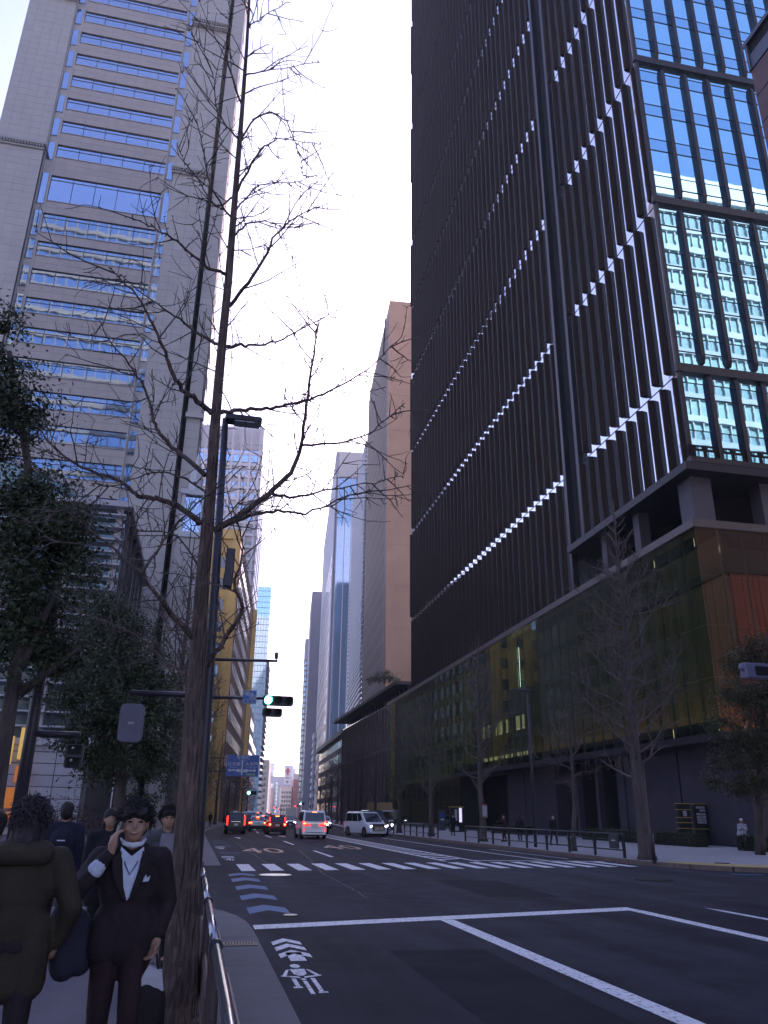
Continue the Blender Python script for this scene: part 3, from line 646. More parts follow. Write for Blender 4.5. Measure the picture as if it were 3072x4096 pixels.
win_front(t, M_gl_dk, -4.5, -4.4, 4, 3, 4.4, 6, 3.6, 2.5); win_street(t, M_gl_dk, 1.2, 4.1, 14, 3, 4.4, 6, 3.2, 2.4, xo=.03)
t = frame_building('beige_block', 'plain beige block with sunlit edge at the left of the far street', 50.5, 600, -6.2, 60, 14, 38, mat('beige_far2', (.5, .42, .36), .7, 0, .1, .3), side=-1)
win_front(t, M_gl_dk, -3.4, -3.2, 4, 4, 4, 8, 1.6, 2)
# ---- closing the vista
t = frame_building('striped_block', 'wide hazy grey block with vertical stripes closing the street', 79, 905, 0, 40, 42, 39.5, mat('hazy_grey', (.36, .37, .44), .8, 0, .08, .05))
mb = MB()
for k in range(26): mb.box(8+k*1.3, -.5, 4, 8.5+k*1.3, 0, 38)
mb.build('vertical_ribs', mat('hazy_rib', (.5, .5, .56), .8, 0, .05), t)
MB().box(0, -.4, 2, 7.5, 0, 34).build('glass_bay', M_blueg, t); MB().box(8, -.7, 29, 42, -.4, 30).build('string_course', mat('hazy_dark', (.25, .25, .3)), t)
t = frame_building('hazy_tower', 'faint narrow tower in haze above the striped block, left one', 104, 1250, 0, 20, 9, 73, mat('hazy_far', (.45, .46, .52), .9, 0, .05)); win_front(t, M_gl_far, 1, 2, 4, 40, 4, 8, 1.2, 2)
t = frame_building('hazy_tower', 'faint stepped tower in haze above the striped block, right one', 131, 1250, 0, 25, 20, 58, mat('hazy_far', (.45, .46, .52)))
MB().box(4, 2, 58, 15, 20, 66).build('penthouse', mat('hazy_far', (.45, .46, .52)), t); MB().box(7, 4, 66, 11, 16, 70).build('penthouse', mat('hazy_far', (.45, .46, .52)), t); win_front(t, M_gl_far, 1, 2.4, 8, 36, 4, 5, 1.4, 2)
t = frame_building('cream_corner_block', 'cream block with balcony bands where the street ends', 76, 760, -4, 40, 9.5, 25, mat('cream_far', (.62, .52, .42), .75, 0, .1, .3))
for r in range(6): MB().box(-.3, -.7, 2.5+r*3.7, 9.6, 0, 3.6+r*3.7).build('balcony', mat('cream_ledge', (.72, .64, .55)), t)
win_front(t, M_gl_dk, .8, 2.1, 4, 4.0, 3.7, 5, 1.5, 1.9)
t = frame_building('red_corner_block', 'narrow brick red building beside the cream block at the street end', 86.2, 755, -4, 30, 5.5, 31, mat('red_far', (.36, .08, .07), .7, 0, .1)); MB().box(-.1, -.2, 31, 5.6, 30, 36).build('top_storey', mat('red_top', (.6, .5, .48)), t); win_front(t, M_gl_dk, .8, 1.5, 3, 4, 4, 6, .9, 1.6)
t = frame_building('banded_office', 'office with pale curved balcony bands at the right of the street end', 92.5, 745, -4, 50, 18, 40, mat('banded_far', (.28, .24, .22), .75, 0, .1))
for r in range(8): MB().box(-.8, -.9, 3+r*4.6, 18.2, 50, 4.9+r*4.6).build('balcony_band', mat('band_pale', (.62, .56, .5), .7, 0, .05), t)
MB().box(8, 4, 40, 17, 30, 52).build('penthouse', mat('pent_yellow', (.55, .45, .24)), t)
t = frame_building('arched_turret_building', 'slim grey building with arched top windows and dark spire', 91.5, 690, -5, 30, 7, 48, mat('turret_far', (.34, .33, .38), .75, 0, .1))
MB().quad((0, 0, 48), (7, 0, 48), (3.5, 3.5, 55)).quad((7, 0, 48), (7, 7, 48), (3.5, 3.5, 55)).quad((0, 7, 48), (0, 0, 48), (3.5, 3.5, 55)).build('spire', M_dark, t)
for r in range(5):
    MB().yprism([(2.2, 6+r*8), (4.8, 6+r*8), (4.8, 10+r*8), (4.2, 11.4+r*8), (3.5, 11.9+r*8), (2.8, 11.4+r*8), (2.2, 10+r*8)], -.1, .05).build('arched_window', M_gl_dk, t)
# rooftop sign with a red arrow emblem
t = thing('rooftop_sign', 'white rooftop sign board with red arrow emblem at the street end', 'sign', (80.8, 757, 25))
MB().box(-3.0, -.4, 1.5, 3.0, .4, 18).build('board', mat('sign_white', (.75, .72, .72), .6, 0, .03), t)
MB().yprism([(-.9, 9.5), (.9, 9.5), (.9, 12), (2.1, 12), (1.6, 14.2), (0, 16.4), (-1.6, 14.2), (-2.1, 12), (-.9, 12)], -.46, -.4).build('arrow_emblem', mat('sign_red', (.6, .03, .03), .6), t)
MB().yprism([(-1.8, 4.6), (1.8, 4.6), (0, 2.4)], -.46, -.4).build('chevron_emblem', mat('sign_dark', (.1, .1, .12), .6), t)
MB().box(-1.8, -.46, 6.6, 1.8, -.4, 7.6).build('word_bar', mat('sign_red', (.6, .03, .03)), t)
for x_ in (-2, 2): MB().box(x_-.15, -.15, 0, x_+.15, .15, 1.5).build('leg', M_dark, t)
# ------------------------------------------------------------------ near brown building at the top right

BH = 39.4
t = thing('brown_tiled_building', 'corner of a reddish brown tiled building at the top right edge', 'building', (24.4, 25, 0))
M_btile = mat('red_brown_tile', (0.13, 0.062, 0.062), 0.55, 0, 0.2, 1.2)
M_bj = mat('tile_joint_dark', (0.03, 0.02, 0.022), 0.8, 0, 0.1)
MB().box(.06, -32, .0, 7, -.06, BH-1).build('wall', M_bj, t)
rects = []
for r in range(14):
    z1 = BH-1.95-r*1.75
    for c in range(9):
        w_ = 1.35; rects.append(((.06, -.08-c*w_, z1-1.75), (0, -w_, 0), (0, 0, 1.75), (-1, 0, 0)))
slabs(t, rects, M_btile, 'wall_tile', .03, .05)
MB().box(-.12, -32, BH-.25, 7, .02, BH).build('roof_edge', mat('edge_blue_grey', (.10, .11, .14), .5, .3, .1), t)
MB().box(.05, -32, BH-.98, 7, -.03, BH-.25).build('balcony_recess', M_black, t)
MB().box(-.02, -32, BH-1.9, .1, -.05, BH-1.0).build('balcony_panel', mat('edge_blue_grey', (.10, .11, .14)), t)
for k in range(8): MB().box(-.1, -.25-k*3.2, BH-1.95, .06, -.1-k*3.2, BH-.2).build('post', mat('edge_blue_grey', (.10, .11, .14)), t)
# ------------------------------------------------------------------ sunlit blocks behind the viewpoint, seen mirrored in the facades
M_tglass = mat('teal_blinds', (0.085, 0.19, 0.175), 0.45, 0.0, 0.5, .5)
M_wframe = mat('white_frame', (0.34, 0.34, 0.33), 0.6, 0, 0.15, .3)
t = thing('teal_curtain_wall_block', 'teal glass block with white frames seen mirrored in the dark tower front', 'building', (46, -4, 0))
MB().box(0, -30, 46, 80, 0, 99).build('wall', M_tglass, t); MB().box(-.2, -30, 0, 80.2, .6, 46).build('added_dark_base', mat('block_base_dark', (.045, .038, .036), .7, 0, .2, .2), t)  # lower part added dark to keep bright reflections out of the lobby glass
mb = MB()
for r in range(25):
    if 2+r*3.9 > 46: mb.box(-.1, 0, 2+r*3.9, 80, .5, 3.0+r*3.9)
for k in range(54): mb.box(k*1.5, 0, 46, k*1.5+.18, .35, 99)
MB().box(-.5, -30, 99, 80.5, .8, 103.5).build('parapet', mat('white_parapet', (.62, .62, .6), .6, 0, .1, .2), t)
mb.build('frame_grid', M_wframe, t)
t = thing('banded_glass_tower', 'banded glass tower seen mirrored in the left tower windows', 'tower', (-95, -30, 0))
MB().box(0, -40, 0, 72, 0, 168).build('wall', mirror_glass('back_tower_glass', (.12, .22, .34), .1, 0, .3, .7), t)
mb = MB()
for r in range(40): mb.box(-.1, 0, 3+r*4.1, 72.1, .5, 4.1+r*4.1)
for k in range(25): mb.box(k*3, 0, 0, k*3+.25, .4, 168)
mb.build('frame_grid', mat('back_tower_band', (.17, .17, .13), .6, 0, .4, .02), t)
t = thing('dark_office_slab', 'dark office slab standing behind the viewpoint on the left pavement', 'building', (-60, -6, 0))
MB().box(0, -24, 0, 50, 0, 34).build('wall', mat('back_office', (.16, .15, .16), .7, 0, .1), t)
mb = MB()
for r in range(8): mb.box(.5, 0, 2+r*4.1, 49.5, .04, 4.4+r*4.1)
mb.build('window_band', M_gl_dk, t)
# ------------------------------------------------------------------ pale stone tower on the left
LT = thing('stone_tower', 'tall pale stone tower with blue strip windows on the left', 'tower', (-3.4, 88, 0))
M_st = [mat('slab_grey_%d' % k, c, .72, 0, .06, .5) for k, c in enumerate(((.45, .41, .385), (.47, .425, .395), (.435, .395, .375)))]
M_stj = mat('slab_joint', (.12, .11, .115), .9, 0, .1)
M_spand = [mat('spandrel_stone_%d' % k, c, .72, 0, .06, .5) for k, c in enumerate(((.42, .36, .335), (.40, .345, .33)))]
X0 = 3.4   # local x = world x + 3.4
def wx(x): return x+X0
HT = 150
core = MB().box(wx(-33), 1.2, 0, wx(-5.6), 11, HT).box(wx(-5.1), .3, 0, wx(-3.4), 11, HT)
core.build('core_wall', M_stj, LT)
MB().box(wx(-5.6), 1.4, 0, wx(-5.1), 3, HT).build('dark_groove', M_black, LT)
tops = [84.1+4.17*k for k in range(11, -1, -1)]; hs = [2.05]*12
tops += [78.9, 72.8, 68.4, 64.2, 60.0, 55.8, 51.6, 47.4, 43.2, 39.0, 34.8]; hs += [4.1, 3.0]+[2.15]*9
rects = []; sp_rects = []
bl, brx = wx(-25.5), wx(-11.6)
# window strips: five bays of panes recessed behind the spandrels
mt = mat('transom', (.10, .11, .14), .5, .4, .1); tr = MB(); sills = MB()
for tp, h in zip(tops, hs):
    pw = (brx-bl)/5
    pm = MB().box(.03, 0, 0, pw-.03, .05, h).mesh('window_pane', M_gl_left)
    for c in range(5): link('window_pane', pm, LT, (bl+c*pw, .24+random.uniform(-.008, .008), tp-h))
    for c in range(6): tr.box(bl+c*pw-.03, .16, tp-h, bl+c*pw+.03, .24, tp)
    tr.box(bl, .18, tp-.62, brx, .24, tp-.56)
    MB().box(bl-.02, -.06, tp-h-.1, brx+.02, .44, tp-h).build('sill', mat('sill_pale', (.36, .34, .345), .7, 0, .05), LT)
    for xa in (wx(-26.75), wx(-11.35)):
        q = MB().box(.05, 0, 0, .85, .04, h+.9).mesh('side_pane', M_gl_left); link('side_pane', q, LT, (xa, .30, tp-h-.45))
        tr.box(xa, .24, tp-h-.5, xa+.9, .31, tp-h-.45)
tr.build('transoms', mt, LT)
# stone spandrels between the strips, slab by slab
edges = [HT]+sum([[tp, tp-h] for tp, h in zip(tops, hs)], [])+[26]
for k in range(0, len(edges)-1, 2):
    zt, zb = edges[k], edges[k+1]
    if k+1 >= len(edges): break
    zb = edges[k+1] if k == 0 else edges[k+1]
    a, b = (edges[k], edges[k+1]) if k == 0 else (edges[k], edges[k+1])
spans = [(tops[0], HT)]+[(tops[k+1], tops[k]-hs[k]) for k in range(len(tops)-1)]+[(22, tops[-1]-hs[-1])]
backs = MB()
for zb, zt in spans:
    zb += .02; zt -= .12
    backs.box(bl, .06, zb, brx, .5, zt)
    nr = max(1, round((zt-zb)/1.05)); nc = 10
    for r in range(nr):
        for c in range(nc):
            uw = (brx-bl)/nc; vh = (zt-zb)/nr; sp_rects.append(((bl+c*uw, .06, zb+r*vh), (uw, 0, 0), (0, 0, vh), (0, -1, 0)))
backs.box(bl, .5, 22, brx, 1.2, HT); backs.build('bay_wall', M_stj, LT)
def pier(xa, xb, za, zb, yf, cols, rowh=1.06):
    out = []; nr = max(1, round((zb-za)/rowh)); uw = (xb-xa)/cols; vh = (zb-za)/nr
    for r in range(nr):
        for c in range(cols): out.append(((xa+c*uw, yf, za+r*vh), (uw, 0, 0), (0, 0, vh), (0, -1, 0)))
    return out
pw_ = MB()
for (xa, xb, za, zb, yf, cols) in ((wx(-33), wx(-26.85), 82.8, 110.6, -.1, 5), (wx(-35), wx(-26.85), 0, 82.4, -.6, 6), (wx(-33), wx(-26.85), 111, HT, .1, 5),
                                   (wx(-10.4), wx(-5.65), 82.8, 110.6, -.1, 4), (wx(-10.4), wx(-5.65), 0, 82.4, -.5, 4), (wx(-10.4), wx(-5.65), 111, HT, .1, 4),
                                   (wx(-5.05), wx(-3.4), 0, HT, -.02, 1)):
    pw_.box(xa, yf+.01, za, xb, 1.3, zb); rects += pier(xa, xb, za, zb, yf, cols)
pw_.build('pier_wall', M_stj, LT)
rects.sort(key=lambda r: abs(r[0][2]-62)); sp_rects.sort(key=lambda r: abs(r[0][2]-70))
slabs(LT, rects, M_st, 'stone_slab', .012, .035, cap=170); slabs(LT, sp_rects, M_spand, 'spandrel_slab', .01, .03, cap=130, stuffname='spandrel_cladding')
for xa, xb in ((wx(-26.75), wx(-25.55)), (wx(-11.55), wx(-10.4))): MB().box(xa, .33, 20, xb, 1.25, HT).build('strip_back', M_st[0], LT)
for xa in (-26.85, -25.62, -11.62, -10.5): MB().box(wx(xa), -.02, 20, wx(xa)+.12, .5, HT).build('bay_edge', M_st[1], LT)
for z in (82.4, 110.6):
    for xa, xb, yf in ((-33.3, -26.6, -.8), (-10.7, -5.5, -.8)):
        mb = MB().box(wx(xa), yf-.35, z+.25, wx(xb), .6, z+.6).box(wx(xa)+.15, yf-.1, z-.35, wx(xb)-.15, .6, z-.1)
        x_ = wx(xa)+.1
        while x_ < wx(xb)-.3: mb.box(x_, yf-.28, z-.1, x_+.18, .5, z+.25); x_ += .36
        mb.build('cornice', mat('cornice_stone', (.36, .345, .33), .7, 0, .08), LT)
MB().box(wx(-5.2), -.5, 46, wx(-3.1), .5, 46.6).build('ledge', M_st[1], LT)
mb = MB().box(0, 0, 0, .9, .05, 2.2).mesh('slit_window', M_black)
for (px, py) in ((403, 1190), (397, 1265), (390, 1350), (383, 1425), (376, 1500)):
    q = atY(px, py, 87.85); link('slit_window', mb, LT, (q.x+X0-.4, -.62, q.z-1))
# street side windows of the tower
sw = MB().box(-.02, 0, 0, .04, 3.0, 2.0).mesh('side_window', M_gl_dk)
for r in range(22):
    for c in range(1): link('side_window', sw, LT, (.02, 4+c*5, 30+r*4.17))
# ------------------------------------------------------------------ little white lantern turret
q = atY(412, 1150, 82); t = thing('lantern_turret', 'small white lattice lantern turret before the stone tower', 'turret', (q.x, 82, 0))
M_lan = mat('turret_white', (.55, .54, .55), .65, 0, .08, 3)
MB().box(-1.3, -1.3, 0, 1.3, 1.3, q.z-1.0).build('shaft', M_st[0], t)
MB().box(-1.5, -1.5, q.z-1.0, 1.5, 1.5, q.z-.4).build('base_cornice', M_lan, t)
for sx in (-1, 1):
    for sy in (-1, 1): MB().box(sx*1.05-.18, sy*1.05-.18, q.z-.4, sx*1.05+.18, sy*1.05+.18, q.z+4.2).build('post', M_lan, t)
MB().box(-.9, -.95, q.z-.3, .9, .95, q.z+3.6).build('pane', M_gl_left, t)
mb = MB()
for k in range(-4, 5):
    mb.tube([(k*.4-1.0, -1.02, q.z-.3), (k*.4+1.0, -1.02, q.z+3.6)], .03, 4); mb.tube([(k*.4+1.0, -1.03, q.z-.3), (k*.4-1.0, -1.03, q.z+3.6)], .03, 4)
mb.v = [(max(-.95, min(.95, v[0])), v[1], v[2]) for v in mb.v]
mb.build('lattice', M_lan, t)
MB().box(-1.4, -1.4, q.z+3.8, 1.4, 1.4, q.z+4.4).build('cornice', M_lan, t)
MB().tube([(0, 0, q.z+4.4), (0, 0, q.z+6.6), (0, 0, q.z+7), (0, 0, q.z+9.5)], [.75, .7, .5, .05], 8).build('spire', M_lan, t)
# ------------------------------------------------------------------ louvred atrium building on the left
AT = thing('louvred_hall', 'glass hall screened by white horizontal louvres behind the evergreens', 'building', (-7.2, 62, 0))
M_ag = mirror_glass('hall_glass', (.16, .22, .24), .08, .03, .5, .55)
M_lv = mat('louvre_pale', (.42, .41, .43), .6, .1, .08)
MB().box(-40, .6, 6.4, -.2, 24, 24.4).build('glass_wall', M_ag, AT)
MB().yprism([(-40, 24.4), (-2.9, 24.4), (-5.4, 26.0), (-9.2, 27.3), (-14, 28.2), (-22, 28.8), (-40, 29)], .2, 24).build('vault_glass', mirror_glass('vault_glass', (.30, .42, .44), .1, .03, .5, .6), AT)
mb = MB().tube([(-2.4, -.1, 24.6), (-5.4, -.1, 26.2), (-9.2, -.1, 27.5), (-14, -.1, 28.4), (-22, -.1, 29), (-40, -.1, 29.2)], .22, 6).build('vault_rim', M_lv, AT)
MB().box(-40, -.4, 24.3, .3, 24, 24.75).build('roof_edge', M_lv, AT)
lvm = MB().xprism([(-.45, 0), (.3, .02), (.3, .14), (-.45, .12)], -40, -.1).mesh('louvre', M_lv)
for r in range(17): link('louvre', lvm, AT, (0, 0, 7.2+r*1.02))
for x_ in (-.9, -4.4, -8.6, -12.8, -17, -21): MB().box(x_, .2, 6.4, x_+.5, .6, 24.3).build('column', M_lv, AT)
side = MB()
for k in range(6): side.box(-.15, .8+k*3.6, 6.4, .1, 1.1+k*3.6, 24.3)
side.build('side_fins', M_dark, AT)
MB().box(-40, .15, 0, -.3, 24, 6.4).build('base_core', M_stj, AT)
rects = []
for r in range(8):
    for c in range(20): rects.append(((-40+.0-.3+c*1.985, .15, .1+r*.78), (1.985, 0, 0), (0, 0, .78), (0, -1, 0)))
rects.sort(key=lambda r: -r[0][0])
rects = [r for r in rects if not (-9.2 < r[0][0] < -5.4 and False)]
slabs(AT, rects, [mat('base_slab_0', (.40, .39, .41), .7, 0, .08, .8), mat('base_slab_1', (.37, .36, .385), .7, 0, .08, .8)], 'base_slab', .03, .06)
MB().box(-40, -.15, 6.0, -.2, .3, 6.45).build('string_course', M_lv, AT)
q0, q1 = atY(0, 1700, 61.8), atY(62, 1600, 61.8)
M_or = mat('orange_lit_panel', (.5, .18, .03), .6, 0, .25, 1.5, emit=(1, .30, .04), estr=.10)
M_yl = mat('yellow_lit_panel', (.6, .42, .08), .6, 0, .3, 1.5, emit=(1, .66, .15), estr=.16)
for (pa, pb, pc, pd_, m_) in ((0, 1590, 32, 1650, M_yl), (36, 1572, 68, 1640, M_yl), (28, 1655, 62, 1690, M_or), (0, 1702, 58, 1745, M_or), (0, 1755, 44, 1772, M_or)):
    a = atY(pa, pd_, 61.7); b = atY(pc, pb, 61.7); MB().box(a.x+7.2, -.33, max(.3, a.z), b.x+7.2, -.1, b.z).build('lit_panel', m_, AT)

t = frame_building('mid_block', 'grey mid height block directly behind the stone tower', -3.2, 100, -1.5, 54, 26, 42, mat('gap_grey', (.2, .19, .2), .7, 0, .1), side=-1)
win_street(t, M_gl_dk, 1.2, 3.9, 13, 3, 4, 9, 2.6, 2.2, xo=.03)
t = frame_building('gap_block', 'low grey block squeezed beside the ochre building', .5, 155, -6.2, 9, 22, 27, mat('gap_grey', (.2, .19, .2), .7, 0, .1), side=-1)
win_front(t, M_gl_dk, -3.6, -3.4, 6, 3, 4, 5, 2.4, 2.2); win_street(t, M_gl_dk, .8, 3.4, 3, 3, 4, 5, 2.4, 2.2, xo=.03)
# ================================================================== trees
rnd = random.Random(11)
def bark(name, col, sc=1.0, bump=1.0):
    m = mat(name, col, 0.9, 0, 0.45, 9*sc, 0, None, (1, 1, .22)); N = m.node_tree.nodes; L = m.node_tree.links; b = N['Principled BSDF']
    tc = N.new('ShaderNodeTexCoord'); mp = N.new('ShaderNodeMapping'); mp.inputs['Scale'].default_value = (1, 1, .16); L.new(tc.outputs['Object'], mp.inputs[0])
    vo = N.new('ShaderNodeTexVoronoi'); vo.feature = 'DISTANCE_TO_EDGE'; vo.inputs['Scale'].default_value = 22*sc; L.new(mp.outputs[0], vo.inputs[0])
    nz = N.new('ShaderNodeTexNoise'); nz.inputs['Scale'].default_value = 30*sc; nz.inputs['Detail'].default_value = 6; L.new(mp.outputs[0], nz.inputs[0])
    ad = N.new('ShaderNodeMath'); ad.operation = 'MULTIPLY_ADD'; ad.inputs[1].default_value = 2.0; L.new(vo.outputs[0], ad.inputs[0]); L.new(nz.outputs[0], ad.inputs[2])
    bp = N.new('ShaderNodeBump'); bp.inputs['Strength'].default_value = bump; bp.inputs['Distance'].default_value = .05; L.new(ad.outputs[0], bp.inputs['Height']); L.new(bp.outputs[0], b.inputs['Normal'])
    return m
M_bark = bark('ginkgo_bark', (0.15, 0.10, 0.085)); M_twig = mat('ginkgo_twig', (0.10, 0.078, 0.074), .9, 0, .35, 8)
M_bark2 = bark('street_bark', (0.085, 0.064, 0.06), .6, .6)
M_pwig = mat('pale_twig', (0.115, 0.09, 0.085), .9, 0, .5, 3)
def wig(p, d, L_, seg, r0, r1, mb, up=.0, jit=.25, n=5):
    """grow a wandering tapering shoot; returns its points"""
    pts = [Vector(p)]; d = Vector(d).normalized()
    for k in range(seg):
        d = (d + Vector((rnd.gauss(0, jit), rnd.gauss(0, jit), rnd.gauss(0, jit)+up))).normalized(); pts.append(pts[-1]+d*(L_/seg))
    mb.tube(pts, [r0+(r1-r0)*k/seg for k in range(seg+1)], n, cap=False); return pts, d
def twigs_on(pts, rad, mb, dens, lmax, up=.15, sub=True, spur=True, n=4, rmin=.0035):
    for a, b in zip(pts[:-1], pts[1:]):
        seg = b-a; ln = seg.length; k = dens*ln; k = int(k)+(rnd.random() < k-int(k))
        for _ in range(k):
            t = rnd.random(); p = a+seg*t; d0 = seg.normalized(); q = d0.orthogonal().normalized(); q.rotate(Matrix.Rotation(rnd.uniform(0, 6.28), 3, d0))
            d = d0*rnd.uniform(.2, .9)+q*rnd.uniform(.6, 1.0)+Vector((0, 0, up)); L_ = lmax*rnd.uniform(.25, 1.0)
            r0 = max(rmin*1.5, min(rad*.5, L_*.011)); pp, dd = wig(p, d, L_, max(3, int(L_/.15)), r0, rmin*.7, mb, .05, .11, n)
            if sub and L_ > .3:
                for m_ in range(int(L_*5)+1):
                    i = rnd.randrange(1, len(pp)); sd = (pp[i]-pp[i-1]).normalized(); o = sd.orthogonal().normalized(); o.rotate(Matrix.Rotation(rnd.uniform(0, 6.28), 3, sd))
                    wig(pp[i], sd*.6+o, L_*rnd.uniform(.15, .5), 3, rmin, rmin*.6, mb, .05, .15, 3)
            if spur:
                for i in range(1, len(pp), 2):
                    o = Vector((rnd.gauss(0, 1), rnd.gauss(0, 1), rnd.gauss(0, 1))).normalized(); mb.tube([pp[i], pp[i]+o*rnd.uniform(.012, .03)], [rmin*1.2, rmin*.9], 3)
# ------------------------------------------------------------------ the big bare ginkgo beside the kerb
GY = 7.6
def P(x, y, dy=0.0): return atY(x, y, GY+dy)
trunk = [(383, 2330), (386, 2200), (397, 1950), (410, 1700), (422, 1480), (438, 1250), (455, 1060), (466, 900), (478, 760), (494, 600), (508, 420), (522, 250), (533, 100), (540, -30), (545, -180)]
tr_ = [.205, .165, .126, .100, .083, .069, .058, .053, .049, .044, .036, .028, .022, .016, .01]
gk = thing('bare_ginkgo_tree', 'big leafless ginkgo trunk in the left foreground beside the railing', 'tree', (0, 0, 0))
tp = [P(*q) for q in trunk]; tp[0].z = ZL-.05
def dense(pts, rad, m):
    o, r_ = [], []
    for i in range(len(pts)-1):
        for k in range(m): t = k/m; o.append(pts[i].lerp(pts[i+1], t)); r_.append(rad[i]+(rad[i+1]-rad[i])*t)
    return o+[pts[-1]], r_+[rad[-1]]
def catmull(p, m):
    o = []
    for i in range(len(p)-1):
        a, b, c, d = p[max(0, i-1)], p[i], p[i+1], p[min(len(p)-1, i+2)]
        for k in range(m):
            t = k/m; o.append(.5*((2*b)+(c-a)*t+(2*a-5*b+4*c-d)*t*t+(3*b-a-3*c+d)*t*t*t))
    return o+[p[-1]]
dp, dr = dense(tp, tr_, 8)
mb = MB().tube(dp, dr, 28)
for i, v in enumerate(mb.v):
    q = Vector(v); j = i//28; c = dp[min(j, len(dp)-1)]; d = q-c; nn = mnoise.noise(Vector((q.x*14, q.y*14, q.z*2.2)))*.035+mnoise.noise(Vector((q.x*35, q.y*35, q.z*6)))*.014
    mb.v[i] = tuple(c+d*(1+nn*(2.2 if q.z < 5 else 1.2)))
mb.build('trunk', M_bark, gk, smooth=True)
limbs = [  # display pixels, start radius, depth drift
 ([(466, 895), (520, 884), (575, 884), (630, 872), (700, 850), (790, 800), (868, 727)], .036, .5),
 ([(462, 1146), (520, 1112), (580, 1066), (625, 1020), (650, 962), (664, 855), (678, 765), (685, 700)], .05, -.3),
 ([(650, 962), (720, 958), (790, 940), (835, 905), (875, 870)], .02, -.3),
 ([(580, 1066), (640, 1074), (700, 1060), (765, 1048), (868, 1028)], .025, .3),
 ([(466, 1142), (540, 1113), (600, 1104), (660, 1108), (740, 1076), (800, 1060)], .03, -.6),
 ([(448, 1440), (495, 1365), (524, 1312), (506, 1262), (524, 1205), (520, 1150)], .034, -.5),
 ([(483, 752), (520, 744), (570, 745), (640, 718), (740, 662)], .03, .7),
 ([(492, 662), (535, 612), (570, 560), (592, 515), (640, 468), (705, 440)], .032, -.5),
 ([(499, 520), (530, 488), (570, 480), (625, 492), (680, 480)], .02, .6),
 ([(506, 425), (555, 335), (600, 302), (690, 312)], .022, -.5),
 ([(520, 300), (560, 250), (610, 255), (645, 325), (655, 380)], .02, .5),
 ([(528, 165), (590, 150), (690, 135)], .015, -.3), ([(536, 60), (565, 38), (625, 5)], .013, .3), ([(500, 470), (560, 400), (640, 395), (690, 375)], .016, .9),
 ([(424, 1385), (350, 1300), (305, 1236)], .05, -.4), ([(305, 1236), (345, 1180), (400, 1112), (462, 1060), (525, 1008)], .022, -.9), ([(305, 1236), (230, 1172), (165, 1122), (130, 1080)], .02, -.4),
 ([(432, 1132), (382, 1092), (330, 1076), (298, 1070), (262, 1040), (190, 1015), (118, 968), (75, 915)], .045, .2),
 ([(442, 1026), (392, 982), (346, 940), (330, 900), (318, 850), (290, 800), (240, 740), (212, 688)], .036, .6),
 ([(456, 893), (418, 860), (380, 822), (356, 760), (330, 700), (298, 640), (235, 578)], .042, -.5),
 ([(480, 752), (432, 722), (390, 690), (330, 650), (258, 592)], .03, .8), ([(492, 592), (440, 572), (382, 522), (330, 492), (285, 468)], .028, -.4),
 ([(504, 425), (462, 442), (430, 390), (405, 360), (380, 310)], .018, .5), ([(500, 470), (455, 400), (440, 330), (425, 260)], .018, -.6), ([(515, 300), (470, 240), (460, 160), (430, 90)], .018, .4), ([(524, 230), (490, 120), (500, 40), (480, -30)], .02, -.4),
 ([(424, 1480), (352, 1422), (292, 1372), (200, 1330), (150, 1310)], .024, .9), ([(352, 1422), (330, 1380), (338, 1345)], .012, .9), ([(430, 1230), (380, 1160), (300, 1145), (250, 1150)], .016, .6), ([(440, 1060), (390, 1030), (330, 1020), (250, 1050), (200, 1045)], .016, -.8),
]
tw_ = MB()
for lp, r0, drift in limbs:
    n_ = len(lp)-1; st = 0.0
    if r0 < .026 and lp[0] in [l[0][k] for l in limbs for k in range(1, len(l[0]))]: st = drift
    pts = [P(x, y, (st if i == 0 else drift*min(1, .25+.75*i/n_))) for i, (x, y) in enumerate(lp)]
    dp = catmull(pts, 5)
    for i in range(1, len(dp)-1): dp[i] += Vector((rnd.gauss(0, .006), rnd.gauss(0, .015), rnd.gauss(0, .006)))
    r0 *= .72; rr = [max(.005, r0*(1-.82*k/(len(dp)-1))) for k in range(len(dp))]
    MB().tube(dp, rr, 8).build('limb', M_bark, gk, smooth=True)
    twigs_on(dp[2:], r0, tw_, 8.0, .85, .12, n=4, rmin=.0048)
    for i in range(1, len(dp)):     # knobbly spur shoots
        if rnd.random() < .8: o = Vector((rnd.gauss(0, 1), rnd.gauss(0, 1), rnd.gauss(0, 1))).normalized(); tw_.tube([dp[i], dp[i]+o*rnd.uniform(.02, .05)], [.008, .006], 4)
twigs_on([p for p in tp[4:]], .05, tw_, 4.0, .8, .2, rmin=.006)
stuff(tw_.build('twigs', M_twig, gk))
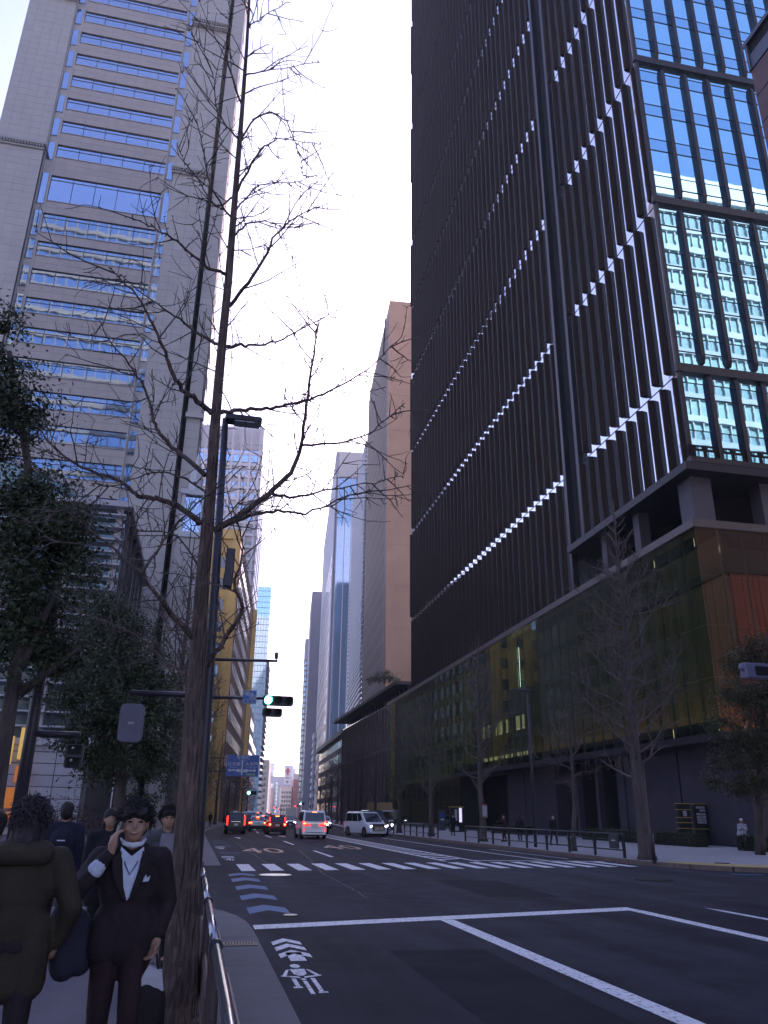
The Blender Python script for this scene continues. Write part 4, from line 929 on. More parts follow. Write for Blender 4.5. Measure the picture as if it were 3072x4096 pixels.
# black strap with a tag on the trunk
# ------------------------------------------------------------------ bare street trees
def bare_tree(seed, h, r0, first, spread, nb, asc=.55, tw=3.8, rmin=.0065):
    global rnd
    rnd = random.Random(seed); tmb, cmb = MB(), MB()
    pts = [Vector((0, 0, -.1)), Vector((0, 0, .25))]; x = y = 0
    for k in range(1, 13): x += rnd.gauss(0, .035); y += rnd.gauss(0, .035); pts.append(Vector((x, y, h*k/12)))
    rr = [r0*1.5, r0*1.12]+[r0*(1-.93*(k/12)**.85) for k in range(1, 13)]
    tmb.tube(pts, rr, 12)
    def at(z):
        i = max(1, min(12, int(z/h*12)+1)); a, b = pts[i], pts[i+1] if i+1 < len(pts) else pts[i]; t = 0 if b.z == a.z else (z-a.z)/(b.z-a.z); return a.lerp(b, max(0, min(1, t)))
    for k in range(nb):
        z = first+(h*.97-first)*(k/nb)**.9; prof = math.sin(math.pi*min(1, (.16+(z-first)/(h-first)*.84)))**.7*(1.05-.5*(z-first)/(h-first)); L_ = spread*prof*rnd.uniform(.65, 1.1)
        a = k*2.4+rnd.gauss(0, .4); d = Vector((math.cos(a), math.sin(a), asc+rnd.gauss(0, .15)))
        rb = max(.014, r0*.24*(1-.6*z/h)); pp, dd = wig(at(z), d, L_, max(4, int(L_/.35)), rb, rb*.28, cmb, .10, .14, 6)
        twigs_on(pp[1:], rb, cmb, tw, L_*.55, .22, spur=False, n=4, rmin=rmin)
        if L_ > 1:
            for m_ in range(2):
                i = rnd.randrange(1, len(pp)-1); s = (pp[i+1]-pp[i]).normalized(); o = s.orthogonal().normalized(); o.rotate(Matrix.Rotation(rnd.uniform(0, 6.28), 3, s))
                p2, _ = wig(pp[i], s+o*.8+Vector((0, 0, .3)), L_*.5, 5, rb*.5, rb*.2, cmb, .1, .13, 5); twigs_on(p2, rb*.4, cmb, tw, L_*.3, .2, spur=False, n=3, rmin=rmin)
    return tmb.mesh('trunk', M_bark2, True), cmb.mesh('crown', M_pwig)
VAR = {'tall': bare_tree(3, 15.5, .30, 2.8, 3.3, 62), 'young': bare_tree(5, 8.2, .15, 2.6, 3.2, 16, .5), 'mid': bare_tree(9, 13.5, .24, 2.8, 2.9, 46), 'far': bare_tree(14, 13, .24, 2.8, 3.0, 40, .6, 2.6, .011), 'far2': bare_tree(21, 11.5, .22, 2.6, 3.0, 36, .6, 2.6, .011)}
def street_tree(kind, x, y, z, label, rz, sc=1.0, group='bare street trees'):
    t = thing('bare_street_tree', label, 'tree', (x, y, z), rz, group); t.scale = (sc, sc, sc)
    link('trunk', VAR[kind][0], t); link('crown', VAR[kind][1], t); return t
street_tree('tall', 17.95, 31.4, ZR, 'tall bare tree nearest the right hand corner bollard', .4)
street_tree('young', 18.5, 39.3, ZR, 'small forked bare tree behind the middle of the right railing', 1.2)
street_tree('mid', 18.9, 53.8, ZR, 'bare tree at the far end of the right hand railing', 2.2, 1.05)
for i, (y_, k) in enumerate(((66, 'far2'), (78, 'far'), (90, 'far2'), (101, 'far'), (112, 'far2'), (124, 'far'), (137, 'far2'), (152, 'far'), (168, 'far2'), (186, 'far'), (206, 'far2'), (230, 'far'))):
    street_tree(k, 18.9+off(y_)+rnd.uniform(-.3, .3), y_, ZR, '%s bare tree along the right pavement, counted from the railing away' % ('first second third fourth fifth sixth seventh eighth ninth tenth eleventh twelfth'.split()[i]), i*1.7, rnd.uniform(.9, 1.1))
for i, (y_, k) in enumerate(((33.5, 'far'), (41, 'far2'), (49, 'far'), (58, 'far2'), (68, 'far'), (79, 'far2'), (92, 'far'), (108, 'far2'), (126, 'far'), (146, 'far2'), (170, 'far'), (196, 'far2'), (225, 'far'), (260, 'far2'))):
    street_tree(k, -.75+off(y_)+rnd.uniform(-.2, .2), y_, ZL+.02, '%s bare tree along the left pavement past the side street' % ('first second third fourth fifth sixth seventh eighth ninth tenth eleventh twelfth thirteenth fourteenth'.split()[i]), i*2.1, rnd.uniform(.8, 1.05))
# ------------------------------------------------------------------ evergreens
def leafmat(name, c, var=.5):
    m = mat(name, c, .55, 0, var, 1.1, coords='Object', spec=.35); return m
M_leaf = leafmat('camphor_leaf', (.040, .055, .022)); M_leaf2 = leafmat('pine_leaf', (.048, .052, .020)); M_hedge = leafmat('hedge_leaf', (.045, .055, .022))
def leaves(clumps, per, size, m, seed, name='crown', flat=.8, parent=None, nf=1.6, thin=-.6):
    r_ = random.Random(seed); V, F = [], []
    for (c, rad) in clumps:
        for _ in range(int(per*rad*rad)):
            d = Vector((r_.gauss(0, .5), r_.gauss(0, .5), r_.gauss(0, .5))); p = Vector(c)+Vector((d.x*rad, d.y*rad, d.z*rad*flat))
            if mnoise.noise(p*nf+Vector((seed, 0, 0)))+.45*mnoise.noise(p*nf*2.7) < thin: continue
            nrm = (d*.7+Vector((r_.gauss(0, .6), r_.gauss(0, .6), r_.gauss(.5, .6)))).normalized(); a = nrm.orthogonal().normalized(); a.rotate(Matrix.Rotation(r_.uniform(0, 6.28), 3, nrm)); b = nrm.cross(a); s = size*r_.uniform(.6, 1.25)
            i = len(V); V += [tuple(p-a*s), tuple(p-b*s*.45+nrm*s*.12), tuple(p+a*s), tuple(p+b*s*.45+nrm*s*.12)]; F.append((i, i+1, i+2, i+3))
    mb = MB(); mb.v = V; mb.f = F; return mb.build(name, m, parent)
def evergreen(name, label, base, limbs_, clumps, per, size, m, seed, tr0=.2):
    t = thing(name, label, 'tree', base); B = Vector(base)
    for i, (pp, r0, r1) in enumerate(limbs_):
        q = [Vector(p)-B for p in pp]; dp, _ = dense(q, [0]*len(q), 4); n_ = len(dp)-1
        MB().tube(dp, [r0+(r1-r0)*k/n_ for k in range(n_+1)], 10).build('trunk' if i == 0 else 'limb', M_bark2, t, smooth=True)
    leaves([(Vector(c)-B, rad*1.05) for c, rad in clumps], per, size, m, seed, 'crown', .8, t, 1.5, -.12); return t
E1Y = 14.0
def e1(x, y, dy=0): return atY(x, y, E1Y+dy)
b1 = e1(-8, 1757); b1.z = ZL
evergreen('evergreen_tree', 'dark evergreen tree at the left edge in front of the louvred hall', tuple(b1),
    [([b1, e1(2, 1650), e1(35, 1440), e1(60, 1250), e1(60, 1000), e1(20, 760)], .14, .05), ([e1(45, 1440), e1(110, 1300), e1(150, 1180)], .09, .04), ([e1(40, 1500), e1(120, 1440), e1(170, 1400)], .08, .03)],
    [(e1(-10, 700, .2), .5), (e1(8, 780), .55), (e1(-10, 860), .55), (e1(40, 885, -.3), .62), (e1(15, 960, .4), .5), (e1(80, 1060), .55), (e1(110, 1130, -.5), .75), (e1(50, 1170, .3), .9), (e1(120, 1230), .7), (e1(60, 1300, -.4), .85), (e1(20, 1400), .8), (e1(120, 1420, .4), .55), (e1(165, 1200, .4), .45), (e1(20, 1100, .4), .7)], 8000, .047, M_leaf, 31)
E2Y = 29.5
def e2(x, y, dy=0): return atY(x, y, E2Y+dy)
b2 = e2(262, 1757); b2.z = ZL+.02
evergreen('evergreen_tree', 'rounded dark evergreen tree behind the hanging grey panel', tuple(b2),
    [([b2, e2(262, 1680), e2(255, 1560), e2(245, 1400), e2(240, 1300)], .22, .06), ([e2(258, 1600), e2(310, 1520), e2(345, 1460)], .09, .03), ([e2(258, 1620), e2(200, 1570), e2(160, 1530)], .09, .03)],
    [(e2(238, 1310), .8), (e2(215, 1370, .6), .95), (e2(265, 1370, -.6), 1.0), (e2(195, 1440), 1.1), (e2(285, 1440, .6), 1.1), (e2(240, 1480, -.8), 1.3), (e2(330, 1470), .95), (e2(160, 1500, .4), .9), (e2(220, 1560), 1.2), (e2(310, 1560, -.5), 1.2), (e2(360, 1540, .5), .7), (e2(250, 1640, .4), 1.1), (e2(330, 1640), .9), (e2(150, 1595, -.3), .6), (e2(190, 1640), .7), (e2(310, 1700, .3), .8)], 4000, .066, M_leaf, 47)
EY3 = 36
def e3(x, y, dy=0): return atY(x, y, EY3+dy)
b3 = e3(1640, 1830); b3.z = ZR
evergreen('pine_tree', 'dark pine at the right edge in front of the timber walled podium', tuple(b3),
    [([b3, e3(1640, 1700), e3(1650, 1550), e3(1660, 1380)], .25, .08), ([e3(1640, 1650), e3(1580, 1600), e3(1540, 1590)], .1, .04)],
    [(e3(1640, 1400), 1.0), (e3(1600, 1430, .5), .9), (e3(1590, 1500), 1.0), (e3(1645, 1510, -.5), 1.3), (e3(1555, 1570), .8), (e3(1620, 1600), 1.3), (e3(1570, 1650, .4), .8), (e3(1650, 1680), 1.2), (e3(1540, 1690, -.3), .45), (e3(1600, 1700), .7), (e3(1690, 1450), 1.5), (e3(1700, 1600), 1.6)], 3200, .07, M_leaf2, 53)
# hedges along the podium
for i, (ya, yb) in enumerate(((34.5, 41.5), (45.5, 54.5), (55.2, 61), (73, 82))):
    xh = 29.2+.014*(ya-44)
    t = thing('clipped_hedge', ['clipped hedge behind the notice boards at the right edge', 'long clipped hedge behind the right railing and tree', 'clipped hedge left of the dark entrance opening', 'short clipped hedge far along the podium'][i], 'hedge', (xh, ya, ZR), 0, 'hedges along the podium')
    MB().box(.12, .05, 0, .9, yb-ya-.05, .72).build('core', mat('hedge_core', (.015, .016, .009), 1, 0, .2), t)
    cl = []; r_ = random.Random(i)
    y_ = .25
    while y_ < yb-ya:
        for x_ in (.2, .55, .85): cl.append(((x_+r_.uniform(-.08, .08), y_+r_.uniform(-.1, .1), r_.uniform(.3, .68)), .3))
        y_ += .22
    leaves(cl, 900, .045, M_hedge, 70+i, 'foliage', .9, t)
# roof garden shrub on the stone hall
q = atY(830, 1478, 147); t = thing('roof_shrub', 'rounded dark shrub on the flat roof of the brown hall', 'shrub', (q.x, 147, 24.6))
MB().tube([(0, 0, 0), (.1, 0, 1.2)], .15, 6).build('stem', M_bark2, t)
leaves([((x_, y_, z_), r_) for x_, y_, z_, r_ in ((0, 0, 1.6, 1.3), (-1.4, .3, 1.2, 1.1), (1.4, .2, 1.3, 1.1), (-2.6, 0, .8, .9), (2.5, 0, .9, .9), (.5, .4, 2.4, .8))], 260, .16, M_leaf, 91, 'foliage', .8, t)
# round clipped bush on the left pavement behind the pedestrians
for i, (px, py, yy, rad, lab) in enumerate(((130, 1760, 24.0+5, .85, 'reddish bare bush behind the pedestrians, left one'), (175, 1762, 28.6, .6, 'brownish bush behind the pedestrians, right one'))):
    q = atY(px, py, yy); t = thing('pavement_bush', lab, 'shrub', (q.x, yy, ZL+.02), 0, 'bushes behind the pedestrians')
    MB().tube([(0, 0, 0), (0, 0, 1.0)], .05, 6).build('stem', M_bark2, t)
    leaves([((0, 0, q.z-.2), rad), ((.4, .1, q.z-.5), rad*.8), ((-.4, 0, q.z-.5), rad*.8), ((0, .1, .6), rad*.7)], 700, .05, mat('reddish_leaf', (.07, .035, .035), .7, 0, .4, 3), 95+i, 'foliage', .9, t)
# ================================================================== street furniture
M_steel = mat('galvanised_steel', (0.34, 0.35, 0.37), 0.25, 0.95, 0.08, 8)
M_pole = mat('dark_pole_paint', (0.040, 0.036, 0.048), 0.45, 0.2, 0.15, 3)
M_rail = mat('rail_paint_green', (0.035, 0.045, 0.045), 0.4, 0.3, 0.15, 4)
M_brass = mat('rail_brown', (0.06, 0.04, 0.035), 0.6, 0.1, 0.2, 4)
M_sign_b = mat('sign_blue', (0.012, 0.085, 0.34), 0.35, 0, 0.06, 2); M_sw = mat('sign_letter_white', (0.62, 0.64, 0.68), 0.45, 0, 0.04); M_sg = mat('sign_green', (0.02, 0.17, 0.09), 0.4, 0, 0.05)
M_sigbody = mat('signal_body', (0.045, 0.045, 0.05), 0.5, 0.1, 0.1); M_lens_off = mat('dead_lens', (0.015, 0.015, 0.017), 0.6, 0, 0, spec=.2)
M_green = mat('green_lamp', (.05, .6, .35), .3, 0, 0, emit=(.05, 1.0, .52), estr=9); M_redl = mat('red_lamp', (.6, .03, .03), .3, 0, 0, emit=(1, .03, .04), estr=6)
# ---- near railing on the left
t = thing('pipe_railing', 'shiny steel pipe railing along the kerb beside the big tree', 'railing', (.2, 0, ZL))
secs = [(1.6, 5.25), (5.25, 7.75), (7.75, 10.4), (10.4, 12.0)]
for i, (a, b) in enumerate(secs): MB().tube([(0, a+.02, .88), (0, b-.02, .88)], .028, 14).build('top_rail', M_steel, t, smooth=True)
for y_ in (5.25, 7.75, 10.4): MB().tube([(0, y_-.05, .88), (0, y_+.05, .88)], .038, 14).build('collar', M_pole, t, smooth=True)
for y_ in (2.75, 5.25, 7.75, 10.4, 11.95): MB().tube([(0, y_, -.05), (0, y_, .86)], .038, 10).build('post', M_brass, t, smooth=True)
for z_ in (.22, .5): MB().tube([(0, 1.6, z_), (0, 11.95, z_)], .022, 8).build('lower_rail', M_brass, t, smooth=True)
for k in range(8): MB().box(-.012, 2.85+k*1.15, .25, .012, 3.85+k*1.15, .48).build('infill_panel', M_brass, t)
t = thing('pipe_railing', 'dark pipe railing on the left beyond the side street', 'railing', (.12, 31, ZL+.02))
pts_ = [(off(y_), y_-31, .82) for y_ in range(34, 96, 2)]; MB().tube(pts_, .035, 8).build('top_rail', M_rail, t, smooth=True); MB().tube([(p[0], p[1], .35) for p in pts_], .025, 6).build('lower_rail', M_rail, t, smooth=True)
for p in pts_[::1]: MB().tube([(p[0], p[1], -.05), (p[0], p[1], .8)], .035, 6).build('post', M_rail, t)
# ---- hooped railings on the right
def hoop_rail(label, y0, y1, step):
    t = thing('hooped_railing', label, 'railing', (17.62, y0, ZR), 0, 'hooped railings on the right kerb'); L_ = y1-y0
    MB().tube([(0, -.1, .92), (0, L_+.1, .92)], .045, 8).build('top_rail', M_rail, t, smooth=True)
    MB().tube([(0, 0, .3), (0, L_, .3)], .028, 6).build('lower_rail', M_rail, t, smooth=True)
    n_ = max(1, round(L_/step)); s = L_/n_
    pm = MB().box(-.045, -.05, -.05, .045, .05, .9).mesh('post', M_rail)
    for k in range(n_+1): link('post', pm, t, (0, k*s, 0))
    h = s-.3; hm = MB().tube([(0, .12, .3), (0, .14, .55), (0, .3, .7), (0, h/2+.15, .7)], .016, 5).tube([(0, s-.12, .3), (0, s-.14, .55), (0, s-.3, .7), (0, h/2+.15, .7)], .016, 5).mesh('hoop', M_rail)
    for k in range(n_): link('hoop', hm, t, (0, k*s, 0))
    return t
hoop_rail('long hooped railing on the right kerb before the bare trees', 32.6, 53.6, 2.6)
hoop_rail('short hooped railing on the right kerb beside the black van', 60.0, 70.0, 2.0)
hoop_rail('distant hooped railing on the right kerb behind the vans', 74.0, 92.0, 2.6)
t = thing('railing_notice', 'dark notice bag tied to the near end of the right railing', 'notice', (17.5, 33.2, ZR+.35)); MB().box(-.06, -.35, 0, .06, .35, .55).build('board', mat('notice_dark', (.06, .055, .06), .6), t, bevel=.02); MB().box(-.066, -.2, .3, -.058, .1, .34).build('print', M_sw, t); MB().tube([(0, -.3, .5), (.1, -.3, .6)], .01, 4).build('tie', M_pole, t)
t = thing('street_bollard', 'black post standing at the right pavement corner beside the tree', 'bollard', (17.32, 29.8, ZR)); MB().tube([(0, 0, -.05), (0, 0, 1.0), (0, 0, 1.04)], [.075, .075, .05], 12).build('post', M_pole, t, smooth=True); MB().tube([(0, 0, .0), (0, 0, .06)], .11, 12).build('foot', M_pole, t)
# ---- lamp post with hanging panel
LX, LY = .0, 14.0
t = thing('street_lamp', 'tall dark street lamp with flat head behind the big tree', 'street lamp', (LX, LY, ZL))
top = atY(487, 905, LY)-Vector((LX, LY, ZL))
MB().tube([(.12, 0, -.05), (.1, 0, 1.6), (.04, 0, 4.5), (top.x, 0, top.z)], [.12, .105, .085, .06], 12).build('pole', M_pole, t, smooth=True)
a, b = atY(474, 893, LY)-Vector((LX, LY, ZL)), atY(567, 893, LY)-Vector((LX, LY, ZL))
MB().xprism([(-.16, -.05), (.16, -.05), (.13, .08), (-.13, .08)], a.x+.12, b.x).build('lamp_head', M_pole, t, bevel=.04).location.z = top.z
MB().box(a.x+.3, -.12, top.z-.075, b.x-.04, .12, top.z-.05).build('lamp_glass', mat('lamp_glass', (.3, .3, .32), .2), t)
MB().tube([(top.x, 0, top.z), (a.x+.2, 0, top.z+.03)], .05, 8).build('head_joint', M_pole, t)
for (px, py, h_) in ((487, 1215, .5), (482, 1255, .25)):
    q = atY(px, py, LY)-Vector((LX, LY, ZL)); MB().box(q.x, -.12, q.z-h_/2, q.x+.16, .12, q.z+h_/2).build('control_box', M_pole, t, bevel=.02)
q = atY(290, 1496, LY)-Vector((LX, LY, ZL)); MB().tube([(.06, 0, q.z), (q.x-.05, 0, q.z)], .045, 8).build('side_arm', M_pole, t, smooth=True)
a, b = atY(262, 1520, LY), atY(305, 1605, LY)
pn = thing('hanging_panel', 'grey rounded panel hanging from the lamp post arm at left', 'sign', (0, LY, 0))
w_, h_ = b.x-a.x, a.z-b.z
def rrect(cx, cz, w, h, r, n=5):
    o = []
    for sx, sz, a0 in ((1, 1, 0), (-1, 1, 90), (-1, -1, 180), (1, -1, 270)):
        for k in range(n+1): an = R(a0+90*k/n); o.append((cx+sx*(w/2-r)+r*math.cos(an), cz+sz*(h/2-r)+r*math.sin(an)))
    return o
cx, cz = (a.x+b.x)/2, (a.z+b.z)/2
MB().yprism(rrect(cx, cz, w_, h_, .09), -.06, .06).build('board', mat('panel_grey', (.115, .11, .15), .55, .1, .12, 3), pn, bevel=.015)
for s in (-.09, .09): MB().tube([(cx+s, 0, cz+h_/2-.02), (cx+s, 0, q.z+ZL+.02)], .014, 6).build('hanger', M_pole, pn)
MB().box(cx-.05, -.064, cz-.02, cx+.05, -.058, cz+.02).build('maker_plate', mat('plate_pale', (.3, .3, .34)), pn)
# ---- overhead traffic signal
SX, SY = .08, 30.3
t = thing('traffic_signal', 'overhead traffic signal showing green on a long arm', 'traffic signal', (SX, SY, ZL))
O = Vector((SX, SY, ZL)); S = lambda x, y: atY(x, y, SY)-O
p1, p2 = S(470, 1425), S(600, 1428); p3, p4 = S(470, 1507), S(580, 1509)
MB().tube([(0, 0, -.05), (0, 0, p1.z+.6)], [.13, .09], 12).build('pole', M_pole, t, smooth=True)
MB().tube([(0, 0, p1.z), (p2.x, 0, p2.z)], [.06, .05], 8).build('upper_arm', M_pole, t, smooth=True)
MB().tube([(0, 0, p3.z), (p4.x, 0, p4.z)], [.06, .05], 8).build('lower_arm', M_pole, t, smooth=True)
q = S(597, 1417); MB().box(q.x-.07, -.07, q.z-.12, q.x+.07, .07, q.z+.14).build('sensor', M_sigbody, t, bevel=.03); MB().tube([(q.x, 0, p2.z), (q.x, 0, q.z)], .02, 6).build('sensor_stem', M_pole, t)
def head(t, c, nl, w, h, on, names=True, depth=.2, lit=M_green):
    bdy = MB().yprism(rrect(c.x, c.z, w, h, .08), -depth, .0).build('signal_head', M_sigbody, t)
    pitch = w/nl
    for k in range(nl):
        x_ = c.x-w/2+pitch*(k+.5); r_ = min(pitch, h)*.38
        MB().yprism([(x_+r_*math.cos(2*math.pi*j/18), c.z+r_*math.sin(2*math.pi*j/18)) for j in range(18)], -depth-.02, -depth).build('lens', lit if k == on else M_lens_off, t)
        vs_ = MB(); n_ = 10
        for j in range(n_):
            a0, a1 = math.pi*(-.1+1.2*j/n_), math.pi*(-.1+1.2*(j+1)/n_); R_ = r_*1.12
            vs_.quad((x_+R_*math.cos(a0), -depth, c.z+R_*math.sin(a0)), (x_+R_*math.cos(a1), -depth, c.z+R_*math.sin(a1)), (x_+R_*math.cos(a1), -depth-.25, c.z+R_*math.sin(a1)), (x_+R_*math.cos(a0), -depth-.25, c.z+R_*math.sin(a0)))
        vs_.build('visor', M_sigbody, t)
a, b = S(568, 1503), S(632, 1527); c = (a+b)/2; head(t, c, 3, b.x-a.x, a.z-b.z, 0)
a, b = S(567, 1530), S(608, 1550); c = (a+b)/2; head(t, c, 2, b.x-a.x, a.z-b.z, 9)
sg = thing('checker_sign', 'small blue and white checkered sign on the signal arm', 'sign', (SX, SY-.16, ZL))
a, b = S(525, 1492), S(552, 1522); mx, mz = (a.x+b.x)/2, (a.z+b.z)/2+.08
MB().box(a.x, 0, b.z, b.x, .03, a.z).build('board', mat('sign_pale_blue', (.22, .26, .36), .5, 0, .05), sg)
M_chk = mat('sign_mid_blue', (.04, .13, .40), .45, 0, .05)
MB().box(mx, -.006, mz, b.x, 0, a.z).build('blue_square', M_chk, sg); MB().box(a.x, -.006, mz-(a.z-mz), mx, 0, mz).build('blue_square', M_chk, sg)
for k in range(3): MB().box(a.x+.06+k*.16, -.006, b.z+.05, a.x+.17+k*.16, 0, b.z+.13).build('letter_block', M_chk, sg)
me = text_mesh('大手', .16, M_sw, 'letters'); o = link('letters', me, sg, (mx, -.01, mz)); o.rotation_euler = (R(90), 0, 0)
# ---- pedestrian signal on the left corner
t = thing('pedestrian_signal', 'unlit pedestrian signal on a dark leaning post at left', 'traffic signal', (-2.83, 15, ZL)); O = Vector((-2.83, 15, ZL)); S = lambda x, y: atY(x, y, 15)-O
MB().tube([(0, 0, -.05), (0, 0, 3.0), (-.03, 0, 5.6)], [.115, .10, .09], 12).build('post', M_pole, t, smooth=True)
q = S(95, 1585); MB().tube([(0, 0, q.z), (.8, 0, q.z)], .055, 8).build('arm', M_pole, t, smooth=True)
a, b = S(146, 1608), S(177, 1660); c = (a+b)/2
MB().yprism(rrect(c.x, c.z, b.x-a.x, a.z-b.z, .04), -.14, .0).build('signal_head', M_pole, t, bevel=.01)
for z_ in (.1, -.1):
    MB().box(c.x-.11, -.15, c.z+z_-.075, c.x+.11, -.14, c.z+z_+.075).build('lens', M_lens_off, t); MB().box(c.x-.125, -.24, c.z+z_+.07, c.x+.125, -.14, c.z+z_+.085).build('visor', M_pole, t)
    MB().ball((c.x-.03, -.15, c.z+z_+.03), .025, 8, 5).build('lamp_reflector', mat('lamp_pale', (.5, .48, .5), .2), t)
MB().tube([(c.x, -.05, c.z+.2), (c.x, 0, q.z)], .02, 6).build('bracket', M_pole, t)
MB().box(-.16, -.14, 4.4, .12, .1, 5.5).build('back_box', M_pole, t, bevel=.03)
# ---- red pedestrian signal on the right
q = atY(1378, 1675, 32.2); t = thing('pedestrian_signal', 'pedestrian signal showing red beside the right corner tree', 'traffic signal', (q.x+.35, 32.4, ZR))
MB().tube([(0, 0, -.05), (0, 0, q.z+.5)], [.09, .07], 10).build('post', M_pole, t, smooth=True); zz = q.z-ZR
MB().yprism(rrect(-.33, zz-.12, .42, .85, .05), -.2, .0).build('signal_head', M_pole, t); MB().box(-.46, -.22, zz-.18, -.2, -.2, zz+.22).build('lens_back', M_lens_off, t)
MB().ball((-.33, -.22, zz+.16), (.05, .01, .05), 8, 6).build('red_figure_head', M_redl, t); MB().yprism([(-.40, zz+.1), (-.26, zz+.1), (-.28, zz-.14), (-.38, zz-.14)], -.232, -.222).build('red_figure', M_redl, t)
# ---- signal head reaching in at the right edge
SY2 = 26.6; a, b = atY(1592, 1432, SY2), atY(1690, 1470, SY2); t = thing('edge_signal', 'grey signal head reaching in at the right edge of the photo', 'traffic signal', (21.6, SY2, ZR)); O = Vector((21.6, SY2, ZR))
MB().tube([(0, 0, -.05), (0, 0, a.z+.6)], [.13, .09], 10).build('pole', M_pole, t, smooth=True)
c0, c1 = a-O, b-O
MB().xprism([(-.3, c1.z), (.1, c1.z), (.16, c0.z), (-.22, c0.z)], c0.x+.15, c1.x).build('signal_head', mat('head_lavender', (.16, .15, .22), .5, .1, .1), t, bevel=.04)
MB().ball((c0.x+.12, -.08, (c0.z+c1.z)/2+.1), .12, 10, 8).build('end_cap', mat('head_lavender', (.16, .15, .22)), t, smooth=True)
MB().tube([(c1.x-.3, .1, (c0.z+c1.z)/2), (0, 0, (c0.z+c1.z)/2)], .06, 8).build('arm', M_pole, t)
MB().box(c0.x+.55, -.33, c1.z+.1, c1.x-.15, -.27, c0.z-.14).build('hood', M_dark2, t)
# ---- blue direction sign
BY = 74.0; a, b = atY(491, 1630, BY), atY(557, 1678, BY)
t = thing('direction_sign', 'blue road direction sign with white arrows over the left lane', 'road sign', (.1+off(BY), BY, ZL)); O = Vector((.1+off(BY), BY, ZL)); A, B = a-O, b-O
MB().yprism(rrect((A.x+B.x)/2, (A.z+B.z)/2, B.x-A.x, A.z-B.z, .1), -.04, .02).build('board', M_sign_b, t)
MB().tube([(0, 0.1, -.05), (0, .1, A.z+.3)], [.15, .1], 10).build('pole', M_pole, t); 
for z_ in (A.z-.3, B.z+.4): MB().tube([(0, .1, z_), (B.x, .1, z_)], .05, 6).build('arm', M_pole, t)
cx, W_, H_ = (A.x+B.x)/2, B.x-A.x, A.z-B.z
def sgn(txt, size, fx, fz, m=M_sw):
    me = text_mesh(txt, size, m, 'sign_letters'); o = link('sign_letters', me, t, (A.x+W_*fx, -.05, B.z+H_*fz)); o.rotation_euler = (R(90), 0, 0)
sgn('有楽町', .40, .5, .88); sgn('Yurakucho', .16, .5, .75); sgn('日本橋', .38, .23, .56); sgn('Nihonbashi', .15, .23, .42); sgn('大手門', .38, .78, .56); sgn('Otemon Gate', .15, .78, .42)
def flat(poly, m, name='sign_mark', y0=-.052): MB().yprism([(A.x+W_*p[0], B.z+H_*p[1]) for p in poly], y0, -.041).build(name, m, t)
flat([(.47, .06), (.51, .06), (.51, .72), (.47, .72)], M_sw, 'arrow_stem'); flat([(.44, .66), (.54, .66), (.49, .76)], M_sw, 'arrow_tip')
flat([(.12, .25), (.86, .25), (.86, .31), (.12, .31)], M_sw, 'arrow_stem'); flat([(.12, .2), (.12, .36), (.05, .28)], M_sw, 'arrow_tip'); flat([(.86, .36), (.86, .2), (.93, .28)], M_sw, 'arrow_tip')
flat([(.33, .2), (.66, .2), (.66, .34), (.33, .34)], M_sw, 'crossing_tag', -.056); flat([(.6, .03), (.94, .03), (.94, .15), (.6, .15)], M_sg, 'green_tag', -.056)
me = text_mesh('首都高速', .19, M_sw, 'sign_letters'); o = link('sign_letters', me, t, (A.x+W_*.77, -.06, B.z+H_*.09)); o.rotation_euler = (R(90), 0, 0)
me = text_mesh('大手町', .2, M_sign_b, 'sign_letters'); o = link('sign_letters', me, t, (A.x+W_*.495, -.06, B.z+H_*.27)); o.rotation_euler = (R(90), 0, 0)
for s, fx in (('1', .22), ('1', .76)):
    me = text_mesh(s, .2, M_sw, 'sign_letters'); o = link('sign_letters', me, t, (A.x+W_*fx, -.055, B.z+H_*.36)); o.rotation_euler = (R(90), 0, 0)
# ---- more signals along the street
def far_signal(label, px, py, Y, lit, armdir=-1):
    q = atY(px, py, Y); bx_ = q.x-2.6 if armdir < 0 else q.x+2.6; t = thing('traffic_signal', label, 'traffic signal', (bx_, Y, 0.08), 0, 'distant traffic signals'); dx = q.x-bx_
    MB().tube([(0, 0, -.05), (0, 0, q.z+1.4)], [.13, .09], 8).build('pole', M_pole, t); MB().tube([(0, 0, q.z+.5), (dx+.8, 0, q.z+.5)], .05, 6).build('arm', M_pole, t); MB().tube([(0, 0, q.z+1.3), (dx+.3, 0, q.z+1.3)], .04, 6).build('arm', M_pole, t)
    MB().yprism(rrect(dx+.4, q.z, 1.25, .48, .1), -.2, 0).build('signal_head', M_sigbody, t)
    for k in range(3): MB().yprism([(dx+k*.4+.19*math.cos(2*math.pi*j/12), q.z+.19*math.sin(2*math.pi*j/12)) for j in range(12)], -.24, -.2).build('lens', lit if k == 0 else M_lens_off, t)
far_signal('distant green signal below the blue direction sign', 537, 1714, 112, M_green)
far_signal('tiny distant green signal over the middle of the far street', 649, 1737, 210, M_green, 1)
for i, (px, py, Y) in enumerate(((592, 1745, 330), (601, 1749, 420), (638, 1742, 300))): far_signal('%s tiny distant red signal at the end of the street' % ['left', 'middle', 'right'][i], px, py, Y, M_redl, 1)
